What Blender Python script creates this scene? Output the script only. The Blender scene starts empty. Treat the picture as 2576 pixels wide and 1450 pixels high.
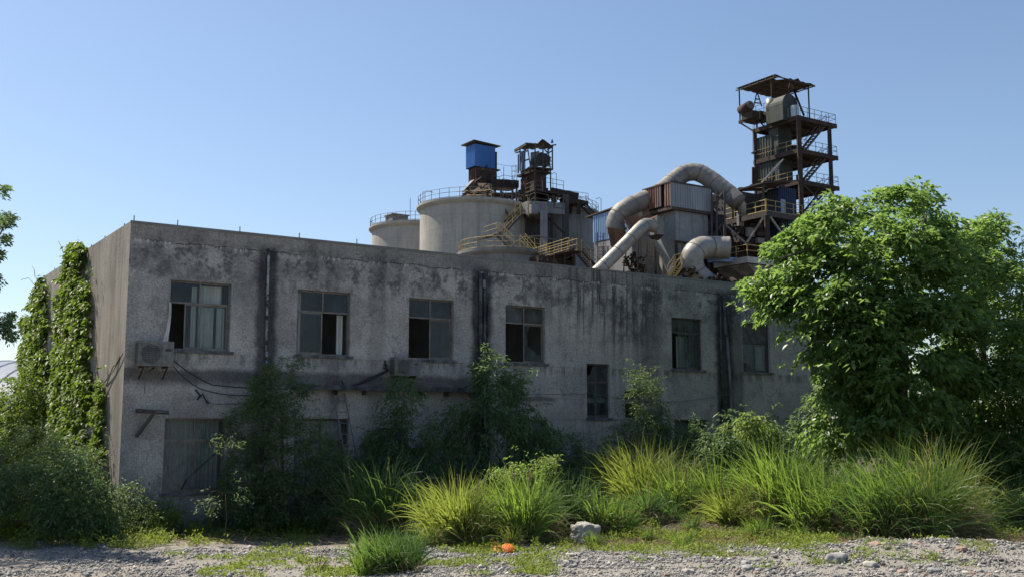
import bpy, bmesh, math, random
import numpy as np
from mathutils import Vector, Matrix, noise as mnoise

# ---------------------------------------------------------------- camera, sky, sun, exposure
SC = bpy.context.scene
COL = SC.collection
FPX = 2639.0                      # focal length in units of a 2576 px wide picture
PITCH = math.atan(341 / FPX)
CAM_H = 2.65
cam_d = bpy.data.cameras.new('camera'); cam = bpy.data.objects.new('camera', cam_d); COL.objects.link(cam)
cam_d.sensor_width = 36.0; cam_d.lens = 36.0 * FPX / 2576.0
cam_d.clip_start = 0.1; cam_d.clip_end = 6000
cam.location = (0, 0, CAM_H); cam.rotation_euler = (math.pi / 2 + PITCH, 0, 0)
SC.camera = cam
SUN_DIR = Vector((-0.86, 0.51, 0)).normalized()
SUN_EL = math.radians(55)
SUN_VEC = Vector((SUN_DIR.x * math.cos(SUN_EL), SUN_DIR.y * math.cos(SUN_EL), math.sin(SUN_EL)))
sun_d = bpy.data.lights.new('sun', 'SUN'); sun = bpy.data.objects.new('sun', sun_d); COL.objects.link(sun)
sun_d.energy = 4.6; sun_d.angle = math.radians(0.5); sun_d.color = (1.0, 0.90, 0.74)
sun.rotation_euler = SUN_VEC.to_track_quat('Z', 'Y').to_euler()
sun.location = SUN_VEC * 200
W = bpy.data.worlds.new('World'); SC.world = W; W.use_nodes = True
wt = W.node_tree; wt.nodes.clear()
wo = wt.nodes.new('ShaderNodeOutputWorld'); wb = wt.nodes.new('ShaderNodeBackground')
sky = wt.nodes.new('ShaderNodeTexSky'); sky.sky_type = 'NISHITA'; sky.sun_disc = False
sky.sun_elevation = SUN_EL; sky.sun_rotation = math.atan2(SUN_DIR.x, SUN_DIR.y)
sky.altitude = 100; sky.air_density = 1.0; sky.dust_density = 0.9; sky.ozone_density = 2.2
wb.inputs['Strength'].default_value = 0.082
wt.links.new(sky.outputs[0], wb.inputs['Color']); wt.links.new(wb.outputs[0], wo.inputs['Surface'])
SC.view_settings.view_transform = 'Standard'; SC.view_settings.look = 'None'
SC.view_settings.exposure = 0.85; SC.view_settings.gamma = 1.0; SC.view_settings.use_curve_mapping = False
SC.cycles.max_bounces = 6; SC.cycles.transparent_max_bounces = 12; SC.cycles.diffuse_bounces = 3

random.seed(7)
R = np.random.RandomState(11)
cP, sP = math.cos(PITCH), math.sin(PITCH)
TH = math.atan(4015 / (FPX / cP))
U = Vector((math.sin(TH), math.cos(TH), 0)); V = Vector((-U.y, U.x, 0)); Z = Vector((0, 0, 1))   # along the facade / away along the side wall
ANG = math.atan2(U.y, U.x)
def ray(px, py):
    a = (px - 1288) / FPX; b = (725 - py) / FPX
    return Vector((a, cP - b * sP, sP + b * cP))
def at(px, py, Y):
    d = ray(px, py); k = Y / d.y
    return Vector((d.x * k, Y, CAM_H + d.z * k))
def gnd(px, py):                  # point of the flat ground seen at a pixel
    d = ray(px, py); k = -CAM_H / d.z
    return Vector((d.x * k, d.y * k, 0))
CORNER = at(318, 800, 26.0); CORNER.z = 0
def onplane(px, py, p0, n):
    d = ray(px, py); o = Vector((0, 0, CAM_H))
    return o + d * ((p0 - o).dot(n) / d.dot(n))
def fac(px, py):                  # facade coordinates (t, z)
    p = onplane(px, py, CORNER, V) - CORNER
    return p.dot(U), p.z
def sidec(px, py):
    p = onplane(px, py, CORNER, U) - CORNER
    return p.dot(V), p.z

# ---------------------------------------------------------------- objects
def props(o, label=None, cat=None, group=None, kind=None):
    if label: o['label'] = label
    if cat: o['category'] = cat
    if group: o['group'] = group
    if kind: o['kind'] = kind
    return o
def thing(name, label, cat, loc, group=None, rz=0):
    o = bpy.data.objects.new(name, None); COL.objects.link(o); o.empty_display_size = 0.3
    o.location = loc; o.rotation_euler = (0, 0, rz)
    return props(o, label, cat, group)
def wmat(o):
    m = Matrix.Translation(o.location) @ o.rotation_euler.to_matrix().to_4x4()
    return (wmat(o.parent) @ m) if o.parent else m
def link_mesh(name, me, mat, parent, smooth=False):
    o = bpy.data.objects.new(name, me); COL.objects.link(o)
    for m in (mat if isinstance(mat, (list, tuple)) else [mat]): me.materials.append(m)
    if parent is not None: o.parent = parent
    if smooth: me.polygons.foreach_set('use_smooth', np.ones(len(me.polygons), dtype=bool))
    return o
class MB:
    """collects shapes in world (or local) coordinates"""
    def __init__(s): s.v = []; s.f = []; s.m = []; s.cm = 0
    def add(s, vs, fs):
        n = len(s.v); s.v += [tuple(v) for v in vs]
        for f in fs: s.f.append(tuple(i + n for i in f)); s.m.append(s.cm)
    def quad(s, a, b, c, d): s.add([a, b, c, d], [(0, 1, 2, 3)])
    def box(s, o, a, b, c):       # origin corner and three edge vectors
        o, a, b, c = map(Vector, (o, a, b, c))
        if a.cross(b).dot(c) < 0: a, b = b, a
        vs = [o, o + a, o + a + b, o + b, o + c, o + a + c, o + a + b + c, o + b + c]
        s.add(vs, [(3, 2, 1, 0), (4, 5, 6, 7), (0, 1, 5, 4), (1, 2, 6, 5), (2, 3, 7, 6), (3, 0, 4, 7)])
    def abox(s, x0, x1, y0, y1, z0, z1): s.box((x0, y0, z0), (x1 - x0, 0, 0), (0, y1 - y0, 0), (0, 0, z1 - z0))
    def uvbox(s, G, a0, a1, b0, b1, z0, z1):
        G = Vector((G.x, G.y, 0))
        s.box(G + U * a0 + V * b0 + Z * z0, U * (a1 - a0), V * (b1 - b0), Z * (z1 - z0))
    def beam(s, p, q, w=0.1, h=None, up=Z):
        p, q = Vector(p), Vector(q); h = h or w; d = (q - p)
        if d.length < 1e-6: return
        d.normalize(); x = d.cross(Vector(up))
        if x.length < 1e-3: x = d.cross(Vector((1, 0, 0)))
        x.normalize(); y = x.cross(d).normalized()
        s.box(p - x * w / 2 - y * h / 2, x * w, y * h, q - p)
    def tube(s, pts, r, n=8, cap=True):
        pts = [Vector(p) for p in pts]; rs = r if isinstance(r, (list, tuple)) else [r] * len(pts)
        ref = None; rings = []
        for i, p in enumerate(pts):
            t = (pts[min(i + 1, len(pts) - 1)] - pts[max(i - 1, 0)]).normalized()
            if ref is None:
                ref = t.cross(Z)
                if ref.length < 0.1: ref = t.cross(Vector((1, 0, 0)))
            x = (ref - t * ref.dot(t)).normalized(); ref = x; y = t.cross(x)
            rings.append([p + (x * math.cos(2 * math.pi * k / n) + y * math.sin(2 * math.pi * k / n)) * rs[i] for k in range(n)])
        vs = [v for r_ in rings for v in r_]; fs = []
        for i in range(len(pts) - 1):
            for k in range(n):
                a = i * n + k; b = i * n + (k + 1) % n
                fs.append((a, b, b + n, a + n))
        if cap: fs.append(tuple(range(n - 1, -1, -1))); fs.append(tuple((len(pts) - 1) * n + k for k in range(n)))
        s.add(vs, fs)
    def lathe(s, c, prof, n=48):  # prof: (r, z) list
        c = Vector(c); vs = []; fs = []
        for r, z in prof:
            for k in range(n):
                a = 2 * math.pi * k / n; vs.append(c + Vector((r * math.cos(a), r * math.sin(a), z)))
        for i in range(len(prof) - 1):
            for k in range(n):
                a = i * n + k; b = i * n + (k + 1) % n; fs.append((a, b, b + n, a + n))
        s.add(vs, fs)
    def build(s, name, mat, parent=None, smooth=False, local=False):
        me = bpy.data.meshes.new(name)
        vs = s.v
        if parent is not None and not local:
            M = wmat(parent).inverted(); vs = [tuple(M @ Vector(v)) for v in vs]
        me.from_pydata(vs, [], s.f); me.update()
        if any(s.m): me.polygons.foreach_set('material_index', s.m)
        return link_mesh(name, me, mat, parent, smooth)
def single(name, mb, mat, label, cat, loc, group=None, kind=None, smooth=False):
    """a thing that is one mesh; origin at loc"""
    e = Vector(loc); mb.v = [(v[0] - e.x, v[1] - e.y, v[2] - e.z) for v in mb.v]
    o = mb.build(name, mat, None, smooth); o.location = e
    return props(o, label, cat, group, kind)
def np_mesh(name, verts, faces, mat, parent=None, smooth=False):
    """verts (n,3) local, faces (m,k)"""
    me = bpy.data.meshes.new(name); n = len(verts); m, k = faces.shape
    me.vertices.add(n); me.vertices.foreach_set('co', verts.astype(np.float32).ravel())
    me.loops.add(m * k); me.loops.foreach_set('vertex_index', faces.astype(np.int32).ravel())
    me.polygons.add(m); me.polygons.foreach_set('loop_start', np.arange(0, m * k, k, dtype=np.int32))
    me.update(calc_edges=True)
    return link_mesh(name, me, mat, parent, smooth)

# ---------------------------------------------------------------- materials
class G:
    def __init__(s, name):
        s.mat = bpy.data.materials.new(name); s.mat.use_nodes = True; s.t = s.mat.node_tree; s.t.nodes.clear()
        s.out = s.t.nodes.new('ShaderNodeOutputMaterial'); s.co = s.t.nodes.new('ShaderNodeTexCoord')
        s.obj = s.co.outputs['Object']
    def n(s, ty, **kw):
        x = s.t.nodes.new(ty)
        for k, v in kw.items(): setattr(x, k, v)
        return x
    def set(s, inp, v):
        if v is None: return
        if hasattr(v, 'is_linked') or isinstance(v, bpy.types.NodeSocket): s.t.links.new(v, inp)
        else:
            if isinstance(v, tuple) and len(v) == 3 and inp.type == 'RGBA': v = v + (1,)
            inp.default_value = v
    def m(s, op, a, b=None, c=None, clamp=False):
        x = s.n('ShaderNodeMath', operation=op, use_clamp=clamp)
        for i, v in enumerate((a, b, c)): s.set(x.inputs[i], v)
        return x.outputs[0]
    def map(s, vec, scale=(1, 1, 1), loc=(0, 0, 0)):
        x = s.n('ShaderNodeMapping'); s.set(x.inputs['Vector'], vec); x.inputs['Scale'].default_value = scale; x.inputs['Location'].default_value = loc
        return x.outputs[0]
    def noise(s, scale, detail=4, rough=0.55, vec=None, dist=0.0):
        x = s.n('ShaderNodeTexNoise'); s.set(x.inputs['Vector'], vec if vec is not None else s.obj)
        x.inputs['Scale'].default_value = scale; x.inputs['Detail'].default_value = detail; x.inputs['Roughness'].default_value = rough; x.inputs['Distortion'].default_value = dist
        return x.outputs['Fac']
    def vor(s, scale, feature='F1', vec=None, out='Distance', rnd=1.0):
        x = s.n('ShaderNodeTexVoronoi', feature=feature); s.set(x.inputs['Vector'], vec if vec is not None else s.obj)
        x.inputs['Scale'].default_value = scale; x.inputs['Randomness'].default_value = rnd
        return x.outputs[out]
    def step(s, v, a, b):         # smooth step from a to b (b may be below a)
        x = s.n('ShaderNodeMapRange', interpolation_type='SMOOTHSTEP'); s.set(x.inputs['Value'], v)
        if a < b: vals = (a, b, 0, 1)
        else: vals = (b, a, 1, 0)
        for i, q in enumerate(vals): x.inputs[i + 1].default_value = q
        return x.outputs[0]
    def mix(s, f, a, b, mode='MIX'):
        x = s.n('ShaderNodeMix', data_type='RGBA', blend_type=mode, clamp_factor=True)
        s.set(x.inputs[0], f); s.set(x.inputs[6], a); s.set(x.inputs[7], b)
        return x.outputs[2]
    def sep(s, v):
        x = s.n('ShaderNodeSeparateXYZ'); s.set(x.inputs[0], v); return x.outputs
    def bump(s, h, dist=0.02, strength=1.0):
        x = s.n('ShaderNodeBump'); x.inputs['Distance'].default_value = dist; x.inputs['Strength'].default_value = strength
        s.set(x.inputs['Height'], h); return x.outputs[0]
    def pbr(s, col, rough=0.85, metal=0.0, normal=None, spec=0.3):
        x = s.n('ShaderNodeBsdfPrincipled'); s.set(x.inputs['Base Color'], col); s.set(x.inputs['Roughness'], rough)
        s.set(x.inputs['Metallic'], metal); x.inputs['Specular IOR Level'].default_value = spec
        if normal is not None: s.set(x.inputs['Normal'], normal)
        s.t.links.new(x.outputs[0], s.out.inputs['Surface']); return x
def cc(*c): return tuple(c)

def mat_front():
    g = G('weathered_render'); x, y, z = g.sep(g.obj)
    n1 = g.noise(0.55, 5); n3 = g.noise(22, 4, 0.8); wv = g.noise(30, 2, 0.5, dist=2.5); fm = g.noise(11, 5, 0.75)
    n2 = g.m('ADD', g.noise(2.2, 7, 0.72), g.m('MULTIPLY', g.m('SUBTRACT', fm, 0.5), 0.42))
    col = g.mix(g.step(n1, 0.35, 0.65), (0.36, 0.352, 0.345), (0.46, 0.445, 0.43))
    # vertical streaks
    sv = g.map(g.obj, (5.5, 1, 0.32)); st = g.noise(1.0, 6, 0.7, sv)
    top = g.step(z, 4.6, 6.8)
    zone = g.m('ADD', g.m('MULTIPLY', g.step(x, 12.9, 14.3), g.step(x, 18.3, 16.8)), 0.18)
    sm = g.m('MULTIPLY', g.m('MULTIPLY', g.step(st, 0.47, 0.62), zone), g.m('ADD', g.m('MULTIPLY', top, 0.8), 0.2))
    col = g.mix(g.m('MULTIPLY', sm, 0.85), col, (0.055, 0.056, 0.062))
    # black mould blotches below the parapet
    band = g.m('MULTIPLY', g.step(z, 5.9, 6.7), g.step(z, 7.7, 7.1))
    mould = g.m('MULTIPLY', g.step(n2, 0.46, 0.6), band)
    col = g.mix(g.m('MULTIPLY', mould, 0.72), col, (0.05, 0.051, 0.055))
    cloud = g.m('MULTIPLY', g.m('MULTIPLY', g.step(x, 14.9, 15.9), g.step(x, 17.6, 16.6)), g.m('MULTIPLY', g.step(z, 4.6, 5.8), g.step(z, 7.1, 6.6)))
    col = g.mix(g.m('MULTIPLY', g.m('MULTIPLY', cloud, g.step(g.m('ADD', g.m('MULTIPLY', n2, .6), g.m('MULTIPLY', st, .4)), 0.40, 0.58)), 0.85), col, (0.045, 0.046, 0.052))
    wide = g.step(g.noise(0.8, 5, 0.7, g.map(g.obj, (1, 1, 1.6), (2, 0, 7))), 0.42, 0.62)
    col = g.mix(g.m('MULTIPLY', g.m('MULTIPLY', wide, g.m('ADD', 0.35, g.m('MULTIPLY', band, 0.65))), 0.55), col, (0.10, 0.102, 0.11))
    leak = g.m('MULTIPLY', g.step(g.noise(1.0, 4, 0.6, g.map(g.obj, (0.9, 1, 0.03), (7, 0, 0))), 0.56, 0.64), g.m('MULTIPLY', g.step(z, 5.0, 7.0), g.step(fm, 0.35, 0.6)))
    col = g.mix(g.m('MULTIPLY', leak, 0.6), col, (0.055, 0.056, 0.062))
    parapet = g.step(z, 7.15, 7.35)
    col = g.mix(g.m('MULTIPLY', parapet, 0.35), col, (0.09, 0.085, 0.08))
    # patches all over
    col = g.mix(g.m('MULTIPLY', g.step(n2, 0.5, 0.68), 0.5), col, (0.12, 0.12, 0.128))
    col = g.mix(g.m('MULTIPLY', g.step(g.noise(0.45, 6, 0.7, g.map(g.obj, (1, 1, 0.7), (9, 0, 4))), 0.5, 0.62), 0.45), col, (0.14, 0.142, 0.15))
    # stains beside the downpipes
    wob = g.m('MULTIPLY', g.m('SUBTRACT', g.noise(1.6, 4), 0.5), 0.9)
    for tp, w, a in ((3.62, 0.36, 0.9), (10.42, 0.46, 0.96), (20.62, 0.55, 0.96), (21.2, 0.4, 0.6), (6.9, 0.35, 0.3), (5.55, 0.3, 0.25), (17.2, 0.5, 0.4)):
        d = g.m('ABSOLUTE', g.m('SUBTRACT', g.m('ADD', x, g.m('MULTIPLY', wob, 0.35)), tp))
        msk = g.m('MULTIPLY', g.step(d, w, w * 0.5), g.m('MULTIPLY', g.step(z, 7.55, 7.2), g.m('ADD', 0.55, g.m('MULTIPLY', n2, 0.7))), clamp=True)
        col = g.mix(g.m('MULTIPLY', msk, a), col, (0.036, 0.037, 0.042))
    # soot under the first floor band, and over the cable tray
    zz = g.m('ADD', z, g.m('MULTIPLY', wob, 0.3))
    soot = g.m('MULTIPLY', g.m('MULTIPLY', g.step(zz, 3.55, 3.8), g.step(zz, 4.12, 3.95)), g.step(x, 10.6, 9.9))
    col = g.mix(g.m('MULTIPLY', soot, 0.7), col, (0.045, 0.045, 0.05))
    soot2 = g.m('MULTIPLY', g.step(g.m('ABSOLUTE', g.m('SUBTRACT', zz, 3.42)), 0.11, 0.03), g.m('MULTIPLY', g.step(x, 11.3, 11.6), g.step(x, 13.4, 13.0)))
    col = g.mix(g.m('MULTIPLY', soot2, 0.6), col, (0.045, 0.045, 0.05))
    sill = g.m('MULTIPLY', g.m('MULTIPLY', g.step(zz, 4.1, 4.35), g.step(z, 4.5, 4.42)), g.step(st, 0.46, 0.58))
    col = g.mix(g.m('MULTIPLY', sill, 0.5), col, (0.06, 0.06, 0.065))
    # pale weathered lower storey and damp foot
    col = g.mix(g.m('MULTIPLY', g.step(g.noise(1.1, 3, vec=g.map(g.obj, (1, 1, 0.5), (4, 0, 2))), 0.5, 0.66), g.m('MULTIPLY', g.step(z, 4.3, 3.6), 0.35)), col, (0.30, 0.30, 0.305))
    damp = g.step(g.m('ADD', z, g.m('MULTIPLY', wob, 1.2)), 1.1, 0.2)
    col = g.mix(g.m('MULTIPLY', damp, 0.6), col, (0.05, 0.052, 0.048))
    # cracks
    cv = g.n('ShaderNodeVectorMath', operation='ADD'); g.set(cv.inputs[0], g.obj)
    nt = g.n('ShaderNodeTexNoise'); nt.inputs['Scale'].default_value = 1.5; nt.inputs['Detail'].default_value = 5; g.set(nt.inputs['Vector'], g.obj); g.set(cv.inputs[1], nt.outputs['Color'])
    ed = g.vor(0.8, 'DISTANCE_TO_EDGE', cv.outputs[0]); crk = g.m('MULTIPLY', g.step(ed, 0.016, 0.002), g.step(n1, 0.44, 0.6))
    col = g.mix(g.m('MULTIPLY', crk, 0.4), col, (0.035, 0.035, 0.04))
    # the long leak line below the parapet with white lime drips
    ln = g.m('ADD', g.m('SUBTRACT', z, 7.27), g.m('MULTIPLY', g.m('SUBTRACT', g.noise(1.3, 6, 0.7, g.map(g.obj, (1, 1, 0))), 0.5), 0.35))
    lm = g.m('MULTIPLY', g.step(g.m('ABSOLUTE', ln), 0.022, 0.008), g.step(g.noise(0.8, 2, vec=g.map(g.obj, (1, 1, 0), (3, 0, 0))), 0.42, 0.5))
    col = g.mix(g.m('MULTIPLY', lm, 0.8), col, (0.035, 0.035, 0.035))
    drip = g.m('MULTIPLY', g.m('MULTIPLY', g.step(ln, -0.14, -0.02), g.step(ln, 0.01, 0.0)), g.step(g.noise(3.0, 5, 0.8, g.map(g.obj, (1.6, 1, 0.12))), 0.52, 0.6))
    col = g.mix(g.m('MULTIPLY', drip, 0.75), col, (0.55, 0.55, 0.54))
    for tc in (0.42, 5.2):
        pass
    # roughcast speckle
    sp = g.m('ADD', g.m('ADD', g.m('MULTIPLY', g.step(n3, 0.3, 0.7), 0.36), 0.16), g.m('MULTIPLY', g.step(wv, 0.25, 0.75), 0.42))
    col = g.mix(1.0, col, sp, 'MULTIPLY')
    col = g.mix(1.0, col, (1.80, 1.73, 1.63, 1), 'MULTIPLY')
    h = g.m('ADD', g.m('MULTIPLY', n3, 0.8), g.m('MULTIPLY', n2, 0.6))
    g.pbr(col, 0.93, normal=g.bump(h, 0.02, 0.5), spec=0.15); return g.mat
def mat_side():
    g = G('streaked_render'); x, y, z = g.sep(g.obj)  # wall render variant with stronger brown stain streaks of its own
    n1 = g.noise(0.6, 5); st = g.noise(1.0, 6, 0.75, g.map(g.obj, (1, 9, 0.5))); st2 = g.noise(1.0, 4, 0.7, g.map(g.obj, (1, 2.2, 0.22)))
    col = g.mix(g.step(n1, 0.35, 0.65), (0.26, 0.248, 0.232), (0.34, 0.328, 0.31))
    col = g.mix(g.m('MULTIPLY', g.step(st, 0.42, 0.68), 0.42), col, (0.14, 0.12, 0.102))
    col = g.mix(g.m('MULTIPLY', g.step(st2, 0.44, 0.66), 0.42), col, (0.10, 0.082, 0.068))
    edge = g.m('MULTIPLY', g.step(y, 0.35, 0.1), g.step(n1, 0.4, 0.6)); col = g.mix(g.m('MULTIPLY', edge, 0.3), col, (0.30, 0.29, 0.28))
    n3 = g.noise(26, 4, 0.8)
    col = g.mix(1.0, col, g.m('ADD', g.m('MULTIPLY', n3, 0.6), 0.68), 'MULTIPLY')
    bf = g.m('ADD', n3, g.m('MULTIPLY', st, .5))
    g.pbr(col, 0.93, normal=g.bump(bf, 0.04, 0.9), spec=0.15); return g.mat
def simple(name, c1, c2=None, scale=3.0, rough=0.8, metal=0.0, bump=0.0, stretch=(1, 1, 1), c3=None, t3=0.6, spec=0.3, fine=None):
    g = G(name); vec = g.map(g.obj, stretch)
    col = c1
    n = g.noise(scale, 6, 0.62, vec)
    if c2: col = g.mix(g.step(n, 0.36, 0.66), c1, c2)
    if c3: col = g.mix(g.step(g.noise(scale * 0.6, 6, 0.75, g.map(g.obj, stretch, (5, 3, 1))), t3, t3 + 0.07), col, c3)
    if fine: col = g.mix(1.0, col, g.m('ADD', g.m('MULTIPLY', g.noise(fine, 3, 0.7), 0.8), 0.6), 'MULTIPLY')
    g.pbr(col, rough, metal, g.bump(n, bump, 1.0) if bump else None, spec); return g.mat
def mat_silo(name, c1, c2, c3):
    g = G(name); x, y, z = g.sep(g.obj)
    n = g.noise(0.35, 6, 0.6); st = g.noise(1.0, 6, 0.7, g.map(g.obj, (1.2, 1.2, 0.09)))
    col = g.mix(g.step(n, 0.35, 0.65), c1, c2)
    col = g.mix(g.m('MULTIPLY', g.step(st, 0.46, 0.68), 0.55), col, c3)
    ring = g.m('PINGPONG', z, 0.75); col = g.mix(g.m('MULTIPLY', g.step(ring, 0.05, 0.0), 0.4), col, c3)
    run = g.noise(1.0, 5, 0.75, g.map(g.obj, (2.6, 2.6, 0.05), (2, 5, 0))); col = g.mix(g.m('MULTIPLY', g.step(run, 0.55, 0.75), 0.3), col, tuple(c * .8 for c in c3))
    col = g.mix(1.0, col, g.m('ADD', g.m('MULTIPLY', g.noise(5, 4, 0.7), 0.5), 0.75), 'MULTIPLY')
    g.pbr(col, 0.9, normal=g.bump(n, 0.08, 0.6), spec=0.2); return g.mat
def mat_leaf(name, dark, light, trans, tw=0.4, rough=0.5, spec=0.35):
    g = G(name)
    geo = g.n('ShaderNodeNewGeometry'); rnd = geo.outputs['Random Per Island']
    big = g.noise(0.9, 3)
    f = g.m('ADD', g.m('MULTIPLY', rnd, 0.6), g.m('MULTIPLY', g.step(big, 0.35, 0.65), 0.4))
    col = g.mix(f, dark, light)
    p = g.pbr(col, rough, spec=spec)
    tr = g.n('ShaderNodeBsdfTranslucent'); g.set(tr.inputs['Color'], g.mix(rnd, trans, tuple(min(1, c * 1.35) for c in trans)))
    mx = g.n('ShaderNodeMixShader'); mx.inputs[0].default_value = tw
    g.t.links.new(p.outputs[0], mx.inputs[1]); g.t.links.new(tr.outputs[0], mx.inputs[2]); g.t.links.new(mx.outputs[0], g.out.inputs['Surface'])
    return g.mat
def mat_glass(name, tint=(0.78, 0.82, 0.82), refl=0.015, dirt=0.1):
    g = G(name)
    t = g.n('ShaderNodeBsdfTransparent'); g.set(t.inputs[0], tint + (1,))
    gl = g.n('ShaderNodeBsdfGlossy'); gl.inputs['Roughness'].default_value = 0.06; gl.inputs['Color'].default_value = (0.8, 0.86, 1, 1)
    g.set(gl.inputs['Normal'], g.bump(g.noise(1.4, 2), 0.03, 0.4))
    lw = g.n('ShaderNodeLayerWeight'); lw.inputs[0].default_value = 0.3
    mx = g.n('ShaderNodeMixShader'); g.set(mx.inputs[0], g.m('ADD', g.m('MULTIPLY', lw.outputs['Fresnel'], 0.25), refl, clamp=True))
    g.t.links.new(t.outputs[0], mx.inputs[1]); g.t.links.new(gl.outputs[0], mx.inputs[2])
    df = g.n('ShaderNodeBsdfDiffuse'); df.inputs[0].default_value = (0.22, 0.24, 0.24, 1)
    m2 = g.n('ShaderNodeMixShader'); g.set(m2.inputs[0], g.m('MULTIPLY', g.step(g.m('ADD', g.noise(3, 6, 0.7), g.m('MULTIPLY', g.noise(1.2, 3, vec=g.map(g.obj, (3, 1, .4))), .5)), 0.45, 0.95), dirt * 1.5))
    g.t.links.new(mx.outputs[0], m2.inputs[1]); g.t.links.new(df.outputs[0], m2.inputs[2]); g.t.links.new(m2.outputs[0], g.out.inputs['Surface'])
    return g.mat
M = {}
M['front'] = mat_front(); M['side'] = mat_side()
M['roofslab'] = simple('roof_concrete', (0.16, 0.155, 0.15), (0.22, 0.215, 0.21), 1.5)
M['inner'] = simple('dim_plaster', (0.5, 0.5, 0.48), (0.35, 0.35, 0.34), 1.0)
M['sill'] = simple('sill_concrete', (0.06, 0.062, 0.066), (0.17, 0.17, 0.17), 6, bump=0.01)
M['alu'] = simple('bronze_frame', (0.13, 0.115, 0.10), (0.20, 0.185, 0.17), 5, 0.5, 0.3)
M['bars'] = simple('dark_wood_frame', (0.06, 0.058, 0.055), (0.11, 0.105, 0.10), 5, 0.7)
M['glass'] = mat_glass('dirty_glass'); M['glassd'] = mat_glass('dusty_glass', (0.6, 0.64, 0.64), 0.02, 0.24)
M['curtain'] = simple('grey_green_curtain', (0.42, 0.46, 0.43), (0.6, 0.62, 0.57), 2.0, 0.9, stretch=(3, 3, 0.3))
M['curtainw'] = simple('faded_white_curtain', (0.6, 0.58, 0.54), (0.78, 0.76, 0.7), 2.0, 0.9, stretch=(3, 3, 0.3))
M['acwhite'] = simple('aged_white_paint', (0.2, 0.2, 0.19), (0.12, 0.118, 0.11), 5, 0.5, c3=(0.12, 0.08, 0.05), t3=0.62)
M['acdark'] = simple('dusty_black_plastic', (0.035, 0.035, 0.037), (0.07, 0.07, 0.07), 8, 0.7)
M['acfin'] = simple('dusty_fins', (0.09, 0.09, 0.09), (0.15, 0.145, 0.14), 20, 0.7)
M['pvc'] = simple('grimy_pipe', (0.03, 0.03, 0.032), (0.11, 0.11, 0.11), 3, 0.7)
M['pvcwhite'] = simple('peeling_white_pipe', (0.38, 0.39, 0.39), (0.2, 0.205, 0.21), 3, 0.5, c3=(0.03, 0.03, 0.03), t3=0.48, stretch=(1, 1, 2.0))
M['pvcgrey'] = simple('grey_plastic_pipe', (0.09, 0.095, 0.10), (0.17, 0.175, 0.18), 2, 0.5)
M['cable'] = simple('black_cable', (0.025, 0.025, 0.027), rough=0.6)
M['cableg'] = simple('grey_cable', (0.15, 0.15, 0.15), rough=0.6)
M['rust'] = simple('dark_rusted_steel', (0.055, 0.036, 0.028), (0.032, 0.026, 0.024), 1.2, 0.85, c3=(0.13, 0.062, 0.032), t3=0.6)
M['rustp'] = simple('rusty_brown_plate', (0.15, 0.085, 0.058), (0.07, 0.045, 0.036), 0.9, 0.85, stretch=(1, 1, 0.35), c3=(0.26, 0.20, 0.15), t3=0.56)
M['steel'] = simple('dark_painted_steel', (0.04, 0.038, 0.04), (0.075, 0.06, 0.055), 1.0, 0.7)
M['yellow'] = simple('faded_yellow_rail', (0.40, 0.30, 0.10), (0.22, 0.17, 0.08), 1.5, 0.7)
M['railgrey'] = simple('rusted_grey_rail', (0.12, 0.105, 0.10), (0.07, 0.06, 0.055), 1.5, 0.7)
M['galv'] = simple('weathered_galvanised_duct', (0.22, 0.215, 0.20), (0.155, 0.15, 0.142), 0.55, 0.6, 0.15, bump=0.12, c3=(0.13, 0.12, 0.11), t3=0.56, fine=2.5)
M['galvw'] = simple('pale_aluminium_duct', (0.30, 0.29, 0.265), (0.22, 0.215, 0.195), 0.7, 0.5, 0.2, bump=0.08, c3=(0.22, 0.2, 0.16), t3=0.6, fine=2.5)
M['plate'] = simple('grey_sheet_steel', (0.24, 0.25, 0.255), (0.17, 0.175, 0.18), 0.4, 0.6, 0.1, bump=0.04, stretch=(1, 1, 0.5), c3=(0.23, 0.115, 0.055), t3=0.69, fine=3)
M['blue'] = simple('blue_cladding', (0.045, 0.15, 0.42), (0.06, 0.18, 0.46), 0.8, 0.45, stretch=(1, 1, 0.3))
M['bluedark'] = simple('old_blue_cladding', (0.015, 0.035, 0.10), (0.025, 0.03, 0.045), 0.7, 0.6, stretch=(1, 1, 0.3))
M['cladgrey'] = simple('grey_corrugated_cladding', (0.28, 0.31, 0.34), (0.20, 0.22, 0.25), 0.5, 0.55, 0.1, stretch=(1, 1, 0.3), c3=(0.12, 0.08, 0.06), t3=0.63)
M['cladrust'] = simple('rust_streaked_cladding', (0.22, 0.20, 0.20), (0.30, 0.13, 0.08), 0.9, 0.6, stretch=(2.2, 2.2, 0.14), c3=(0.14, 0.06, 0.04), t3=0.52)
M['cladblue'] = simple('pale_blue_cladding', (0.22, 0.33, 0.50), (0.18, 0.27, 0.42), 0.6, 0.5, stretch=(1, 1, 0.25), c3=(0.2, 0.09, 0.05), t3=0.66)
M['eleg'] = simple('green_grey_casing', (0.055, 0.065, 0.062), (0.035, 0.042, 0.04), 0.9, 0.7, stretch=(1, 1, 0.4), c3=(0.10, 0.07, 0.05), t3=0.6)
M['roofsheet'] = simple('brown_roof_sheet', (0.085, 0.065, 0.055), (0.05, 0.043, 0.04), 0.8, 0.8)
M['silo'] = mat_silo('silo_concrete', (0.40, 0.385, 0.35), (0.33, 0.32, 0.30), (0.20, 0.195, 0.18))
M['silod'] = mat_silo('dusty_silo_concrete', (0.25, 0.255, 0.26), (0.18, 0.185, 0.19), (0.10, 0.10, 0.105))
M['conc'] = simple('stained_concrete', (0.20, 0.20, 0.19), (0.12, 0.12, 0.115), 0.6, 0.9, c3=(0.33, 0.32, 0.30), t3=0.6)
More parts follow.
